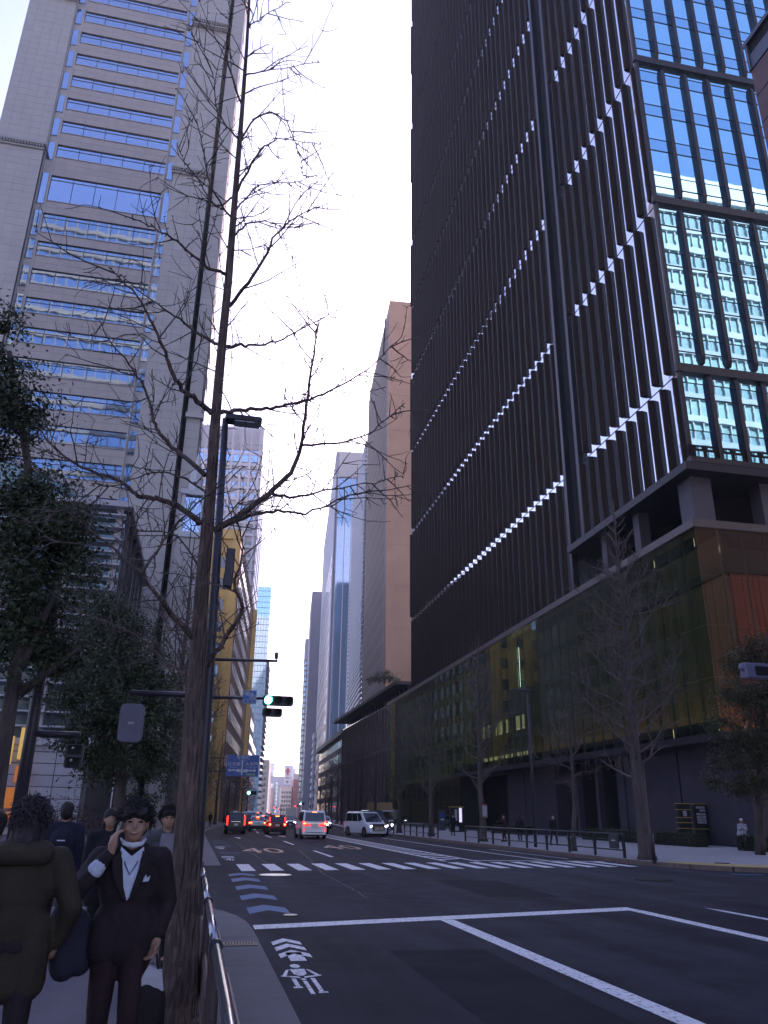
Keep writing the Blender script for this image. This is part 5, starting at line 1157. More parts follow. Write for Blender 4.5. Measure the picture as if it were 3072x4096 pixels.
# ---- right side lamp, notice boards, signs
q = atX(1140, 1492, 18.6); t = thing('street_lamp', 'dark street lamp in front of the podium glass on the right', 'street lamp', (18.6, q.y, ZR))
MB().tube([(0, 0, -.05), (0, 0, q.z-ZR)], [.09, .06], 10).build('pole', M_pole, t, smooth=True); MB().xprism([(-.14, -.06), (.14, -.06), (.11, .07), (-.11, .07)], -1.0, .15).build('lamp_head', M_pole, t, bevel=.03).location.z = q.z-ZR
M_yst = mat('kiosk_yellow', (.50, .34, .07), .55, 0, .1); M_post = mat('poster_pale', (.42, .40, .44), .6, 0, .4, 7)
for i, (px, lab) in enumerate(((1484, 'dark notice pillar with yellow bands, left one of the pair'), (1520, 'dark notice pillar with a grid of posters, right one of the pair'))):
    p = gnd(px*DD, 1826*DD, ZR); t = thing('notice_pillar', lab, 'notice board', (p.x, p.y, ZR), 0, 'notice pillars on the right pavement')
    MB().box(-.42, -.15, 0, .42, .15, 2.5).build('pillar', M_dark2, t, bevel=.02)
    for z_ in ((.98, 1.32, 1.62, 2.1, 2.46) if i == 0 else (.95, 2.46)): MB().box(-.46, -.18, z_, .46, .18, z_+.045).build('yellow_band', M_yst, t)
    if i == 0: MB().box(-.12, -.165, 1.72, .14, -.152, 2.05).build('poster', M_post, t)
    else:
        MB().box(-.34, -.165, 2.2, .3, -.152, 2.34).build('poster', M_post, t); MB().box(-.1, -.165, 2.02, .32, -.152, 2.16).build('poster', M_post, t)
        for r in range(4):
            for c in range(4): MB().box(-.34+c*.17, -.165, 1.3+r*.165, -.19+c*.17, -.152, 1.44+r*.165).build('poster', M_post, t)
p = gnd(955*DD, 1794*DD, ZR); t = thing('map_sign', 'slim dark map sign with blue arrow near the black van', 'sign', (p.x, p.y, ZR)); MB().box(-.4, -.1, 0, .4, .1, 2.2).build('board', mat('map_dark', (.06, .065, .08), .5), t); MB().box(-.28, -.115, 1.45, .28, -.102, 1.8).build('map_panel', M_sign_b, t); MB().yprism([(-.2, 1.1), (.05, 1.1), (.05, 1.0), (.24, 1.17), (.05, 1.34), (.05, 1.24), (-.2, 1.24)], -.115, -.102).build('arrow', M_sw, t)
p = gnd(987*DD, 1797*DD, ZR); t = thing('poster_kiosk', 'lit poster kiosk beside the standing man on the right', 'notice board', (p.x, p.y, ZR)); MB().box(-.75, -.25, 0, .75, .25, 2.5).build('kiosk', M_dark2, t, bevel=.02); MB().box(-.28, -.27, 1.1, -.02, -.255, 2.2).build('poster', M_post, t); MB().box(.2, -.27, .95, .5, -.255, 2.35).build('lit_poster', mat('lit_poster', (.5, .5, .55), .5, 0, .3, 5, emit=(.8, .85, 1), estr=.35), t); MB().box(-.78, -.28, 2.42, .78, .28, 2.5).build('top_band', M_yst, t)
t = thing('tree_notice', 'white and red notice board on a post beside the far railing tree', 'sign', (18.65, 52.6, ZR)); MB().box(-.02, -.02, 0, .02, .02, 2.6).build('post', M_pole, t); MB().box(-.16, -.05, 1.5, .16, -.02, 2.3).build('board', mat('notice_pale', (.3, .28, .32), .6, 0, .3, 9), t); MB().box(-.16, -.06, 2.22, .16, -.05, 2.3).build('red_band', mat('notice_red', (.25, .03, .05), .5), t); MB().box(-.16, -.06, 1.45, .16, -.05, 1.54).build('red_band', mat('notice_red', (.25, .03, .05)), t)
# flagpoles before the louvred hall
for i, (xa, ya, xb, yb) in enumerate(((192, 1500, 158, 1735), (248, 1690, 240, 1735))):
    q = atY(xb, yb, 56); q2 = atY(xa, ya, 56); t = thing('flagpole', ['thin white flagpole before the louvred hall, left one', 'thin white flagpole before the louvred hall, right one'][i], 'flagpole', (q.x, 56, ZL+.02), 0, 'flagpoles before the hall')
    MB().tube([(0, 0, -.05), (0, 0, q2.z+1.5)], [.06, .04], 8).build('pole', M_lv, t, smooth=True); MB().ball((0, 0, q2.z+1.55), .08, 8, 6).build('finial', M_lv, t)
# low wall by the pavement at far left
t = thing('pale_low_wall', 'low pale wall at the left edge behind the pedestrians', 'wall', (-14, 29.5, ZL+.02)); MB().box(0, 0, 0, 6.3, .4, 1.9).build('wall', mat('wall_pale', (.36, .35, .38), .7, 0, .08), t); MB().box(-.1, -.06, 1.9, 6.4, .46, 2.0).build('capping', mat('wall_cap', (.42, .41, .43)), t); MB().box(2.4, -.02, .7, 2.8, 0, 1.4).build('yellow_mark', M_yst, t)
# ================================================================== vehicles (local +y is the nose)
M_tyre = mat('tyre', (.012, .012, .013), .8, 0, .1); M_rim = mat('rim', (.35, .35, .37), .3, .8, .05); M_cglass = mat('car_glass', (.012, .014, .018), .06, 0, 0, spec=.8)
M_plate = mat('number_plate', (.6, .6, .58), .5, 0, .05); M_chrome = mat('chrome', (.7, .7, .72), .12, 1, .02); M_trim = mat('black_trim', (.012, .012, .014), .5, 0, .05)
M_tail = mat('tail_lamp', (.4, .01, .01), .2, 0, 0, emit=(1, .035, .02), estr=1.1); M_brake = mat('brake_lamp', (.8, .1, .02), .2, 0, 0, emit=(1, .16, .03), estr=5); M_headl = mat('head_lamp', (.8, .85, .9), .15, 0, 0, emit=(.85, .92, 1), estr=7); M_tailoff = mat('tail_lamp_dim', (.22, .01, .012), .2, 0, 0, emit=(1, .03, .02), estr=.5)
def paint_m(name, c, metal=.25): return mat('paint_'+name, c, .22, metal, .02, 2, spec=.6)
def loft(mb, secs):
    """secs: list of rings (equal point counts)"""
    base = len(mb.v); n = len(secs[0])
    for s in secs: mb.v += [tuple(p) for p in s]
    for k in range(len(secs)-1):
        for j in range(n): j2 = (j+1) % n; mb.f.append((base+k*n+j, base+k*n+j2, base+(k+1)*n+j2, base+(k+1)*n+j))
    mb.f.append(tuple(base+j for j in range(n))[::-1]); mb.f.append(tuple(base+(len(secs)-1)*n+j for j in range(n)))
def ring(y, z0, z1, w, r=.09, tuck=.06):
    return [(-w+r+tuck, y, z0), (w-r-tuck, y, z0), (w-tuck*.4, y, z0+r), (w, y, z0+(z1-z0)*.55), (w-.03, y, z1-r), (w-r-.03, y, z1), (-w+r+.03, y, z1), (-w+.03, y, z1-r), (-w, y, z0+(z1-z0)*.55), (-w+tuck*.4, y, z0+r)]
def make_car(name, label, loc, rz, col, L, W, H, belt, kind='hatch', lamps='tail', plate=True, group='cars on the road', split_tail='side', brake=True, hood=None):
    t = thing(name, label, 'car' if kind != 'van' else 'van', loc, rz, group); w = W/2; h = L/2; pm = col
    rear = -h; van = kind == 'van'; hoodz = hood or (belt-.08 if not van else belt-.05)
    nose = .62 if van else 1.05
    mb = MB(); S = []
    if kind == 'sedan': S = [(-h, .38, belt-.18, w-.12), (-h+.1, .26, belt-.04, w-.04), (-h+.8, .2, belt, w), (0, .2, belt, w), (h-nose, .2, belt-.02, w), (h-.35, .22, hoodz-.12, w-.05), (h-.08, .28, hoodz-.22, w-.14), (h, .36, hoodz-.32, w-.24)]
    else: S = [(-h, .36, belt-.12, w-.08), (-h+.07, .25, belt-.02, w-.03), (-h+.6, .2, belt, w), (0, .2, belt, w), (h-nose, .2, belt-.01, w), (h-.3, .22, hoodz-.06, w-.04), (h-.07, .26, hoodz-.14, w-.12), (h, .34, hoodz-.26, w-.22)]
    loft(mb, [ring(y, a, b, ww) for y, a, b, ww in S]); body = mb.build('body', pm, t, smooth=False, fix=True, bevel=.02)
    # cabin
    if van: yb0, yb1, yt0, yt1 = -h+.06, h-.75, -h+.28, h-1.75
    elif kind == 'sedan': yb0, yb1, yt0, yt1 = -h+.75, h-1.15, -h+1.35, h-2.0
    else: yb0, yb1, yt0, yt1 = -h+.05, h-.95, -h+.42, h-1.65
    wb, wt = w-.06, w-.2 if not van else w-.16
    B_ = [(-wb, yb0), (wb, yb0), (wb, yb1), (-wb, yb1)]; T_ = [(-wt, yt0), (wt, yt0), (wt-.03, yt1), (-wt+.03, yt1)]
    cb = MB(); zb, zt = belt-.04, H-.05; cb.v = [(x, y, zb) for x, y in B_]+[(x, y, zt) for x, y in T_]+[(x*.86, y*.97, H) for x, y in T_]
    cb.f = [(0, 1, 5, 4), (1, 2, 6, 5), (2, 3, 7, 6), (3, 0, 4, 7), (4, 5, 9, 8), (5, 6, 10, 9), (6, 7, 11, 10), (7, 4, 8, 11), (8, 9, 10, 11), (3, 2, 1, 0)]
    cb.build('cabin', pm, t, fix=True, bevel=.03)
    def pane(i, j, u0, u1, v0, v1, name_):
        b0, b1 = Vector((*B_[i], zb)), Vector((*B_[j], zb)); t0, t1 = Vector((*T_[i], zt)), Vector((*T_[j], zt))
        f = lambda u, v: (b0.lerp(b1, u)).lerp(t0.lerp(t1, u), v)
        c = [f(u0, v0), f(u1, v0), f(u1, v1), f(u0, v1)]; n = (c[1]-c[0]).cross(c[3]-c[0]).normalized()
        if n.dot(sum(c, Vector())/4-Vector((0, (yb0+yb1)/2, zb))) < 0: n = -n
        m2 = MB(); q = [p+n*.012 for p in c]; q2 = [p-n*.02 for p in c]; m2.v = [tuple(p) for p in q2+q]; m2.f = [(4, 5, 6, 7), (0, 1, 5, 4), (1, 2, 6, 5), (2, 3, 7, 6), (3, 0, 4, 7)]
        return m2.build(name_, M_cglass, t, fix=True)
    pane(0, 1, .07, .93, .14, .9, 'rear_window'); pane(2, 3, .05, .95, .08, .94, 'windscreen')
    for (i, j) in ((1, 2), (3, 0)):
        for (u0, u1) in (((.06, .46), (.49, .86)) if not van else ((.04, .36), (.38, .66), (.69, .9))): pane(i, j, *((u0, u1) if i == 1 else (1-u1, 1-u0)), .14, .9, 'side_window')
    # wheels
    wr = .33 if not van else .35
    wm = MB().tube([(-.1, 0, 0), (.1, 0, 0)], wr, 18).mesh('tyre', M_tyre); rm = MB().tube([(-.11, 0, 0), (.11, 0, 0)], wr*.62, 12).mesh('rim', M_rim)
    am = MB().tube([(-.012, 0, 0), (.012, 0, 0)], wr+.07, 18).mesh('wheel_arch', M_trim)
    for sx in (-1, 1):
        for yy in (-h+.85, h-.88):
            wh = link('wheel', wm, t, (sx*(w-.1), yy, wr)); link('rim', rm, wh); link('wheel_arch', am, t, (sx*(w-.002), yy, wr+.02))
    # ends
    MB().box(-w+.1, -h-.05, .3, w-.1, -h+.05, .55).build('rear_bumper', pm if van else M_trim, t, bevel=.03)
    MB().box(-w+.16, -h-.03, .22, w-.16, -h+.04, .3).build('rear_valance', M_trim, t)
    MB().box(-w+.26, h-.1, .25, w-.26, h+.03, .48).build('front_bumper', pm, t, bevel=.03)
    if plate:
        MB().box(-.17, -h-.075 if not van else -h-.03, .68 if not van else .78, .17, -h+.06, .85 if not van else .95).build('number_plate', M_plate, t); MB().box(-.17, h-.02, .36, .17, h+.045, .53).build('number_plate', M_plate, t)
    tm = M_tail if lamps == 'tail' else M_tailoff
    for sx in (-1, 1):
        if split_tail == 'wing':    # broad wing lamps reaching inwards
            MB().yprism([(sx*(w-.04), belt-.12), (sx*(w-.05), belt+.10), (sx*(w-.16), belt+.06), (sx*(w-.62), belt-.14), (sx*(w-.6), belt-.26), (sx*(w-.1), belt-.2)][::sx], -h-.03, -h+.12).build('tail_lamp', tm, t, fix=True)
            MB().ball((sx*(w-.17), -h-.03, belt-.06), (.09, .03, .06), 8, 6).build('brake_lamp', M_brake if brake else tm, t)
        elif split_tail == 'tall':
            MB().box(sx*(w-.1)-.07, -h-.02, belt-.35, sx*(w-.1)+.07, -h+.1, belt+.42).build('tail_lamp', tm, t, bevel=.02)
        else:
            MB().box(sx*(w-.16)-.12, -h-.02, belt-.3, sx*(w-.16)+.1, -h+.12, belt-.06).build('tail_lamp', tm, t, bevel=.02)
            if brake: MB().ball((sx*(w-.18), -h-.03, belt-.18), (.07, .03, .07), 8, 6).build('brake_lamp', M_brake, t)
        hl = M_headl if lamps == 'head' else mat('head_lamp_off', (.5, .52, .55), .1, .2, 0)
        MB().box(sx*(w-.32)-.17, h-.16, hoodz-.32, sx*(w-.32)+.15, h-.02, hoodz-.2).build('headlight', hl, t, bevel=.02)
        MB().ball((sx*(w+.09), yb1-.45, belt+.08), (.1, .07, .09), 8, 6).build('mirror', pm, t, smooth=True)
        MB().box(sx*(w-.02)-.02, -.35, belt-.22, sx*(w-.02)+.03, -.15, belt-.18).build('door_handle', pm, t)
    if brake and lamps == 'tail': MB().box(-.16, yt0-.02 if van else yb0+.28, zt-.09, .16, yt0+.06 if van else yb0+.4, zt-.04).build('high_brake_lamp', M_brake, t)
    g_ = MB()
    for k in range(4): g_.box(-w+.5, h-.05, hoodz-.58+k*.09, w-.5, h+.02, hoodz-.53+k*.09)
    g_.build('grille', M_chrome if van else M_trim, t)
    return t
P_white = paint_m('white', (.72, .73, .75), 0); P_black = paint_m('black', (.008, .008, .010)); P_red = paint_m('red', (.16, .008, .012)); P_silver = paint_m('silver', (.42, .43, .46), .5); P_dkred = paint_m('dark_red', (.05, .006, .008)); P_blue = paint_m('navy', (.015, .025, .09)); P_pearl = paint_m('pearl', (.62, .64, .68), .05)
v = make_car('minivan', 'white minivan seen from behind with brake lights in the middle lane', (8.72, 61.4+2.45, 0), 0, P_white, 4.9, 1.85, 1.93, 1.12, 'van', 'tail', split_tail='wing')
MB().box(-.62, -2.49, 1.02, .62, -2.42, 1.09).build('chrome_bar', M_chrome, v); MB().box(-.6, -2.5, .42, .6, -2.44, .47).build('bumper_crease', M_trim, v)
for sx in (-1, 1): MB().box(sx*.8-.03, -2.51, .5, sx*.8+.03, -2.44, .72).build('reflector', M_tail, v)
make_car('taxi', 'black tall taxi seen from behind in the left lane', (3.72, 74.6+2.2, 0), 0, P_black, 4.4, 1.69, 1.75, 1.05, 'hatch', 'tail', split_tail='tall', brake=False)
tx = [o for o in COL.objects if o.name.startswith('taxi')][0]; MB().box(-.4, -2.25, .98, .4, -2.19, 1.03).build('chrome_bar', M_chrome, tx); MB().box(-.2, .1, 1.75, .2, .35, 1.9).build('roof_lamp', mat('roof_lamp', (.6, .6, .55), .4), tx, bevel=.03)
rc = make_car('hatchback', 'small dark red hatchback seen from behind with brake lights', (7.15, 73.0+1.75, 0), 0, P_red, 3.5, 1.62, 1.6, 1.0, 'hatch', 'tail'); 
for sx in (-1, 1): MB().box(sx*.66-.05, -1.72, 1.05, sx*.66+.05, -1.5, 1.42).build('upper_tail_lamp', M_tail, rc)
p = gnd(528*DD, 1795*DD)
make_car('dark_red_car', 'dark red car braking behind the black taxi', (4.9, 86, 0), R(-2), P_dkred, 4.3, 1.7, 1.6, 1.0, 'hatch', 'tail', split_tail='side')
make_car('silver_sedan', 'silver sedan braking between the taxi and the red hatchback', (6.6, 89, 0), R(-2), P_silver, 4.5, 1.72, 1.45, .98, 'sedan', 'tail')
make_car('pearl_minivan', 'pale minivan further ahead above the silver sedan roof', (6.7, 103, 0), R(-4), P_pearl, 4.8, 1.8, 1.9, 1.1, 'van', 'tail', split_tail='side', brake=False)
# oncoming side
v = make_car('minivan', 'white minivan coming towards us with headlights beside the reserve', (14.45, 71.0, 0), R(180+15), P_white, 4.9, 1.85, 1.93, 1.1, 'van', 'head')
g_ = MB()
for k in range(9): g_.box(-.45+k*.105, 2.42, .42, -.40+k*.105, 2.52, .98)
g_.build('grille_bars', M_chrome, v); MB().box(-.55, 2.38, .36, .55, 2.46, 1.0).build('grille_back', M_trim, v)
v = make_car('black_van', 'black high roof van parked facing us at the right kerb', (16.25, 76.2, 0), R(182), P_black, 4.9, 1.8, 2.1, 1.15, 'van', 'head'); MB().box(-.78, 2.38, .86, .78, 2.48, .92).build('chrome_strip', M_chrome, v); MB().box(.1, 1.66, 1.22, .55, 1.70, 1.42).build('dash_card', M_plate, v).location = (0, .0, .06)
make_car('black_suv', 'black four wheel drive car with lit headlight behind the white minivan', (11.3, 78.5, 0), R(180), P_black, 4.4, 1.8, 1.85, 1.15, 'hatch', 'head')
for i, (px, Y, c, k, lab) in enumerate(((626, 112, P_blue, 'hatch', 'dark blue oncoming car with bright headlamps beyond the white minivan'), (618, 126, P_black, 'sedan', 'black oncoming car just behind the dark blue one'), (606, 150, P_silver, 'sedan', 'small silver car in the middle of the far street'), (590, 140, P_dkred, 'hatch', 'small dark car ahead in the far left lane'), (580, 165, P_white, 'van', 'small white van far ahead in the left lane'), (612, 185, P_black, 'sedan', 'tiny dark car near the far junction'), (700, 108, P_silver, 'hatch', 'grey car waiting far behind the black four wheel drive'), (546, 112, P_black, 'hatch', 'black car beyond the silver sedan in the left lanes'), (568, 122, P_silver, 'hatch', 'grey car beyond the red hatchback in the queue'), (597, 128, P_white, 'hatch', 'small white car ahead left of the white minivan'), (556, 140, P_blue, 'van', 'dark blue van far ahead in the left lane queue'))):
    q = atY(px, 1775, Y); on = px > 600; make_car('distant_car', lab, (q.x, Y, 0), R((180 if on else 0)-5), c, 4.4 if k != 'van' else 4.7, 1.75, 1.5 if k != 'van' else 1.9, 1.0, k, 'head' if on else 'tail', brake=not on)
def truck(label, x, y, rz, box, cab):
    t = thing('box_truck', label, 'truck', (x, y, 0), rz); MB().box(-1.05, -3.0, .8, 1.05, 1.4, 3.0).build('cargo_box', box, t, bevel=.03); MB().box(-.95, 1.5, .45, .95, 3.0, 2.2).build('cab', cab, t, bevel=.12); MB().box(-.85, 2.98, 1.25, .85, 3.02, 2.05).build('windscreen', M_cglass, t); MB().box(-.6, -3, .45, .6, 3, .8).build('chassis', M_trim, t)
    for sx in (-1, 1):
        for yy in (-1.9, 2.1): wh = MB().tube([(sx*.78, yy, .4), (sx*1.02, yy, .4)], .4, 14).build('wheel', M_tyre, t); MB().tube([(sx*1.02, yy, .4), (sx*1.03, yy, .4)], .22, 10).build('rim', M_rim, wh)
        MB().box(sx*.75-.12, 3.0, .62, sx*.75+.12, 3.04, .8).build('headlight', M_headl, t); MB().box(sx*.85-.1, -3.03, .6, sx*.85+.1, -3.0, .75).build('tail_lamp', M_tail, t)
q = atY(628, 1760, 190); truck('white box truck far along the middle of the street', q.x, 190, R(-5), P_white, P_white)
q = atY(822, 1770, 92); truck('tan box truck parked behind the black van', q.x, 92, R(178), mat('tan_box', (.4, .26, .12), .6, 0, .1), P_silver)
# ================================================================== people
def blob(name, prims, vox, m, parent=None, sm=2):
    """union of tapered capsules / ellipsoids fused into one continuous smooth surface"""
    mb = MB()
    for q in prims:
        if q[0] == 'e': mb.ball(q[1], q[2], 16, 10)
        else:
            a, b, r0, r1 = Vector(q[1]), Vector(q[2]), q[3], q[4]
            if (b-a).length > 1e-4: mb.tube([a, b], [r0, r1], 10)
            mb.ball(a, r0, 10, 6); mb.ball(b, r1, 10, 6)
    me = mb.mesh(name, m); o = bpy.data.objects.new(name, me)
    md = o.modifiers.new('r', 'REMESH'); md.mode = 'VOXEL'; md.voxel_size = vox; md.use_smooth_shade = True
    s_ = o.modifiers.new('s', 'SMOOTH'); s_.factor = .5; s_.iterations = sm
    me2 = bake(o); bpy.data.meshes.remove(me)
    me2.materials.clear(); me2.materials.append(m); me2.name = name
    return link(name, me2, parent)
M_skin = mat('skin', (.36, .20, .135), .55, 0, .12, 12); M_hair = mat('hair', (.012, .009, .010), .6, 0, .3, 30, .6, 80)
def cloth(name, c): return mat('cloth_'+name, c, .85, 0, .25, 5, .35, 60)
def hand(side, wrist, d, curl, sc=1.0, thumb=None):
    """palm, four unequal bent fingers and a thumb; d = pointing direction, curl = side the fingers bend to"""
    w_ = Vector(wrist); d = Vector(d).normalized(); c = Vector(curl).normalized(); s = d.cross(c).normalized(); out = [('c', w_, w_+d*.045*sc, .026*sc, .032*sc), ('c', w_+d*.03*sc+s*.016*sc, w_+d*.085*sc+s*.022*sc, .020*sc, .018*sc), ('c', w_+d*.03*sc-s*.016*sc, w_+d*.085*sc-s*.022*sc, .020*sc, .018*sc)]
    for k, L_ in enumerate((.062, .072, .068, .052)):
        b = w_+d*.085*sc+s*(k-1.5)*.0185*sc; m1 = b+(d*.75+c*.5)*L_*.55*sc; m2 = m1+(d*.15+c*1.0)*L_*.5*sc
        out += [('c', b, m1, .0092*sc, .0088*sc), ('c', m1, m2, .0088*sc, .0075*sc)]
    tb = w_+d*.03*sc+s*(-.03*sc)*side; t1 = tb+(d*.5-s*side*.5+c*.5)*.045*sc; t2 = t1+(d*.7+c*.6)*.032*sc
    return out+[('c', tb, t1, .012*sc, .0105*sc), ('c', t1, t2, .0105*sc, .0085*sc)]
def person(label, loc, rz, H=1.70, top=(.03, .03, .04), legs=(.02, .02, .025), hair=M_hair, coat=.80, arms=None, step=(.0, .0), vox=.02, near=False, mask=None, shirt=None, bulk=1.0, hairlen=.0, face=True, shoe=(.01, .01, .01), group='pedestrians'):
    """local -y is the way the person faces"""
    s = H/1.70
    L_arm, R_arm = arms or (((.19, 0, 1.36), (.23, .03, 1.08), (.23, -.03, .84)), ((-.19, 0, 1.36), (-.23, .03, 1.08), (-.23, -.03, .84)))
    kl, kr = step
    hipL, hipR = (.085, 0, .90), (-.085, 0, .90)
    knL, knR = (.09, -.03-kl*.6, .49), (-.09, -.03-kr*.6, .49); anL, anR = (.09, .02-kl, .09+max(0, -kl)*.15), (-.09, .02-kr, .09+max(0, -kr)*.15)
    body = [('e', (0, .005, 1.575), (.078, .095, .112)), ('e', (0, -.035, 1.515), (.058, .066, .072)), ('c', (0, .015, 1.34), (0, .0, 1.49), .058, .054), ('e', (0, 0, 1.2), (.15, .095, .2)), ('e', (0, 0, 1.0), (.135, .09, .16)), ('e', (0, .01, .9), (.15, .105, .12)),
        ('c', (-.15, 0, 1.36), (.15, 0, 1.36), .055, .055)]
    if face: body += [('e', (0, -.098, 1.55), (.013, .020, .022)), ('c', (0, -.088, 1.585), (0, -.1, 1.56), .009, .012), ('e', (.079, .005, 1.56), (.012, .024, .034)), ('e', (-.079, .005, 1.56), (.012, .024, .034)), ('e', (.035, -.06, 1.535), (.03, .03, .03)), ('e', (-.035, -.06, 1.535), (.03, .03, .03))]
    for A in (L_arm, R_arm): body += [('c', A[0], A[1], .047, .04), ('c', A[1], A[2], .038, .027)]
    hd = lambda A: (Vector(A[2])-Vector(A[1])).normalized()
    if near:
        body += hand(1, L_arm[2], hd(L_arm), L_arm[3] if len(L_arm) > 3 else (-.6, -.6, -.2)); body += hand(-1, R_arm[2], R_arm[4] if len(R_arm) > 4 else hd(R_arm), R_arm[3] if len(R_arm) > 3 else (.6, -.6, -.2))
    else:
        for A in (L_arm, R_arm): body += [('c', A[2], Vector(A[2])+hd(A)*.12, .03, .024), ('c', Vector(A[2])+hd(A)*.05, Vector(A[2])+hd(A)*.09+Vector((0, -.035, 0)), .012, .01)]
    for a, k, n_ in ((hipL, knL, anL), (hipR, knR, anR)): body += [('c', a, k, .078, .054), ('c', k, n_, .052, .036), ('c', n_, (n_[0], n_[1]-.12, .045), .036, .03)]
    t = blob('person', body, .0095 if near else vox, M_skin, None, 2 if near else 1); t.location = loc; t.rotation_euler = (0, 0, rz); t.scale = (s, s, s); tag(t, label, 'person', group)
    mt = cloth('top_%02d%02d%02d' % tuple(int(q*99) for q in top), top); ml = cloth('legs_%02d%02d%02d' % tuple(int(q*99) for q in legs), legs); bk = bulk
    jk = [('e', (0, .0, 1.2), (.178*bk, .122*bk, .21)), ('e', (0, .0, 1.02), (.165*bk, .118*bk, .18)), ('c', (-.155, 0, 1.355), (.155, 0, 1.355), .072*bk, .072*bk), ('c', (-.07, .02, 1.40), (.07, .02, 1.40), .055, .055)]
    jk += [('c', (-.09*bk, 0, .98), (-.1*bk, .0, coat), .105*bk, .10*bk), ('c', (.09*bk, 0, .98), (.1*bk, .0, coat), .105*bk, .10*bk), ('c', (0, .0, .98), (0, 0, coat), .11*bk, .105*bk)]
    for A in (L_arm, R_arm): jk += [('c', A[0], A[1], .070*bk, .060*bk), ('c', A[1], Vector(A[1]).lerp(Vector(A[2]), .9), .058*bk, .044*bk)]
    blob('jacket', jk, .016 if near else vox, mt, t, 2)
    tr = []
    for a, k, n_ in ((hipL, knL, anL), (hipR, knR, anR)): tr += [('c', a, k, .098, .072), ('c', k, (n_[0], n_[1], n_[2]+.0), .070, .056)]
    tr += [('e', (0, .01, .9), (.16, .115, .11))]; blob('trousers', tr, .016 if near else vox, ml, t, 2)
    for sd, n_ in ((1, anL), (-1, anR)): blob('shoe', [('c', (n_[0], n_[1]+.04, .045), (n_[0], n_[1]-.15, .04), .045, .04), ('c', n_, (n_[0], n_[1], .05), .045, .045)], .014, cloth('shoe', shoe), t, 1)
    hp = [('e', (0, .02, 1.61), (.094, .108, .10)), ('e', (0, .055, 1.56), (.088, .08, .10))]
    if hairlen > 0: hp += [('c', (0, .06, 1.55), (0, .07, 1.5-hairlen), .085, .07), ('c', (.06, .03, 1.56), (.07, .04, 1.5-hairlen*.8), .04, .04), ('c', (-.06, .03, 1.56), (-.07, .04, 1.5-hairlen*.8), .04, .04)]
    if near:
        r_ = random.Random(int(abs(loc[0]*1000)))
        for k in range(90):
            a = r_.uniform(0, 6.28); e = r_.uniform(-.25, 1.4); d = Vector((math.cos(a)*math.cos(e), math.sin(a)*math.cos(e), math.sin(e)))
            if d.y < -.35 and d.z < .55: continue
            p0 = Vector((0, .02, 1.59))+Vector((d.x*.085, d.y*.098, d.z*.095)); hp.append(('c', p0, p0+d*.022+Vector((0, -.012, -.012)), .018, .009))
        hp += [('c', (-.06+.02*k, -.075, 1.655), (-.066+.022*k+r_.uniform(-.008, .008), -.099, 1.612+r_.uniform(-.012, .022)), .016, .007) for k in range(7)]
    blob('hair', hp, .009 if near else vox, hair, t, 0 if near else 1)
    if near:       # loose strands break up the outline
        sm_ = MB(); r_ = random.Random(int(abs(loc[1]*1000)))
        for k in range(950):
            a = r_.uniform(0, 6.28); e = r_.uniform(-.45, 1.5); d = Vector((math.cos(a)*math.cos(e), math.sin(a)*math.cos(e), math.sin(e)))
            if d.y < -.3 and d.z < .5: continue
            p0 = Vector((0, .022, 1.6))+Vector((d.x*.096, d.y*.112, d.z*.098)); g1 = Vector((r_.gauss(0, .5), r_.gauss(0, .5)-.15, r_.gauss(0, .4)-.35)); g1 -= d*g1.dot(d); g2 = Vector((r_.gauss(0, .8), r_.gauss(0, .8), r_.gauss(0, .8))); p1 = p0+(d*.75+g1*.5)*.02; p2 = p1+(d*.35+g1*.6+g2*.5)*.02; p3 = p2+(g1*.6+g2*.8+Vector((0, 0, -.5))-d*.2)*.018
            sm_.tube([p0, p1, p2, p3], [.005, .0042, .0032, .0014], 4, cap=False)
        stuff(sm_.build('hair_strands', hair, t))
    if mask: blob('face_mask', mask[0], .008 if near else .012, mat('mask_white', mask[1], .8, 0, .05), t, 1)
    if face and near:
        for sx in (-1, 1):
            MB().ball((sx*.034, -.083, 1.578), (.016, .012, .006), 10, 6).build('eye', mat('eye_dark', (.012, .008, .008), .2), t, smooth=True)
            MB().tube([(sx*.016, -.095, 1.604), (sx*.036, -.093, 1.609), (sx*.056, -.078, 1.600)], [.0035, .005, .003], 6).build('eyebrow', M_hair, t)
    return t
B = lambda px, py, Y: atY(px, py, Y)
# ---- man in suit on the phone, walking towards us
MX, MY = B(291, 1790, 5.7).x, 5.7
m = person('smiling man in dark suit holding a phone to his ear', (MX, MY, ZL), R(4), 1.66, (.019, .011, .014), (.024, .009, .012), near=True, coat=.84, bulk=1.04, step=(.10, -.12),
    arms=(((.19, 0, 1.36), (.26, .03, 1.10), (.215, -.05, .90), (-.7, -.5, -.1)), ((-.19, 0, 1.36), (-.33, -.06, 1.13), (-.125, -.125, 1.40), (.75, .35, .15), (.05, .1, 1.0))),
    mask=([('c', (-.078, -.0, 1.475), (-.055, -.085, 1.447), .009, .015), ('c', (-.055, -.085, 1.447), (0, -.108, 1.437), .015, .018), ('c', (0, -.108, 1.437), (.055, -.085, 1.447), .018, .015), ('c', (.055, -.085, 1.447), (.078, 0, 1.475), .015, .009)], (.55, .56, .60)))
MB().tube([(-.027, -.094, 1.513), (-.012, -.101, 1.505), (.012, -.101, 1.505), (.027, -.094, 1.513)], [.004, .008, .008, .004], 8).build('lips', mat('lips', (.25, .08, .075), .5), m, smooth=True)
MB().tube([(-.018, -.101, 1.509), (.018, -.101, 1.509)], .0045, 6).build('teeth', mat('teeth', (.6, .57, .52), .3), m)
M_shirt = cloth('shirt_white', (.50, .54, .66))
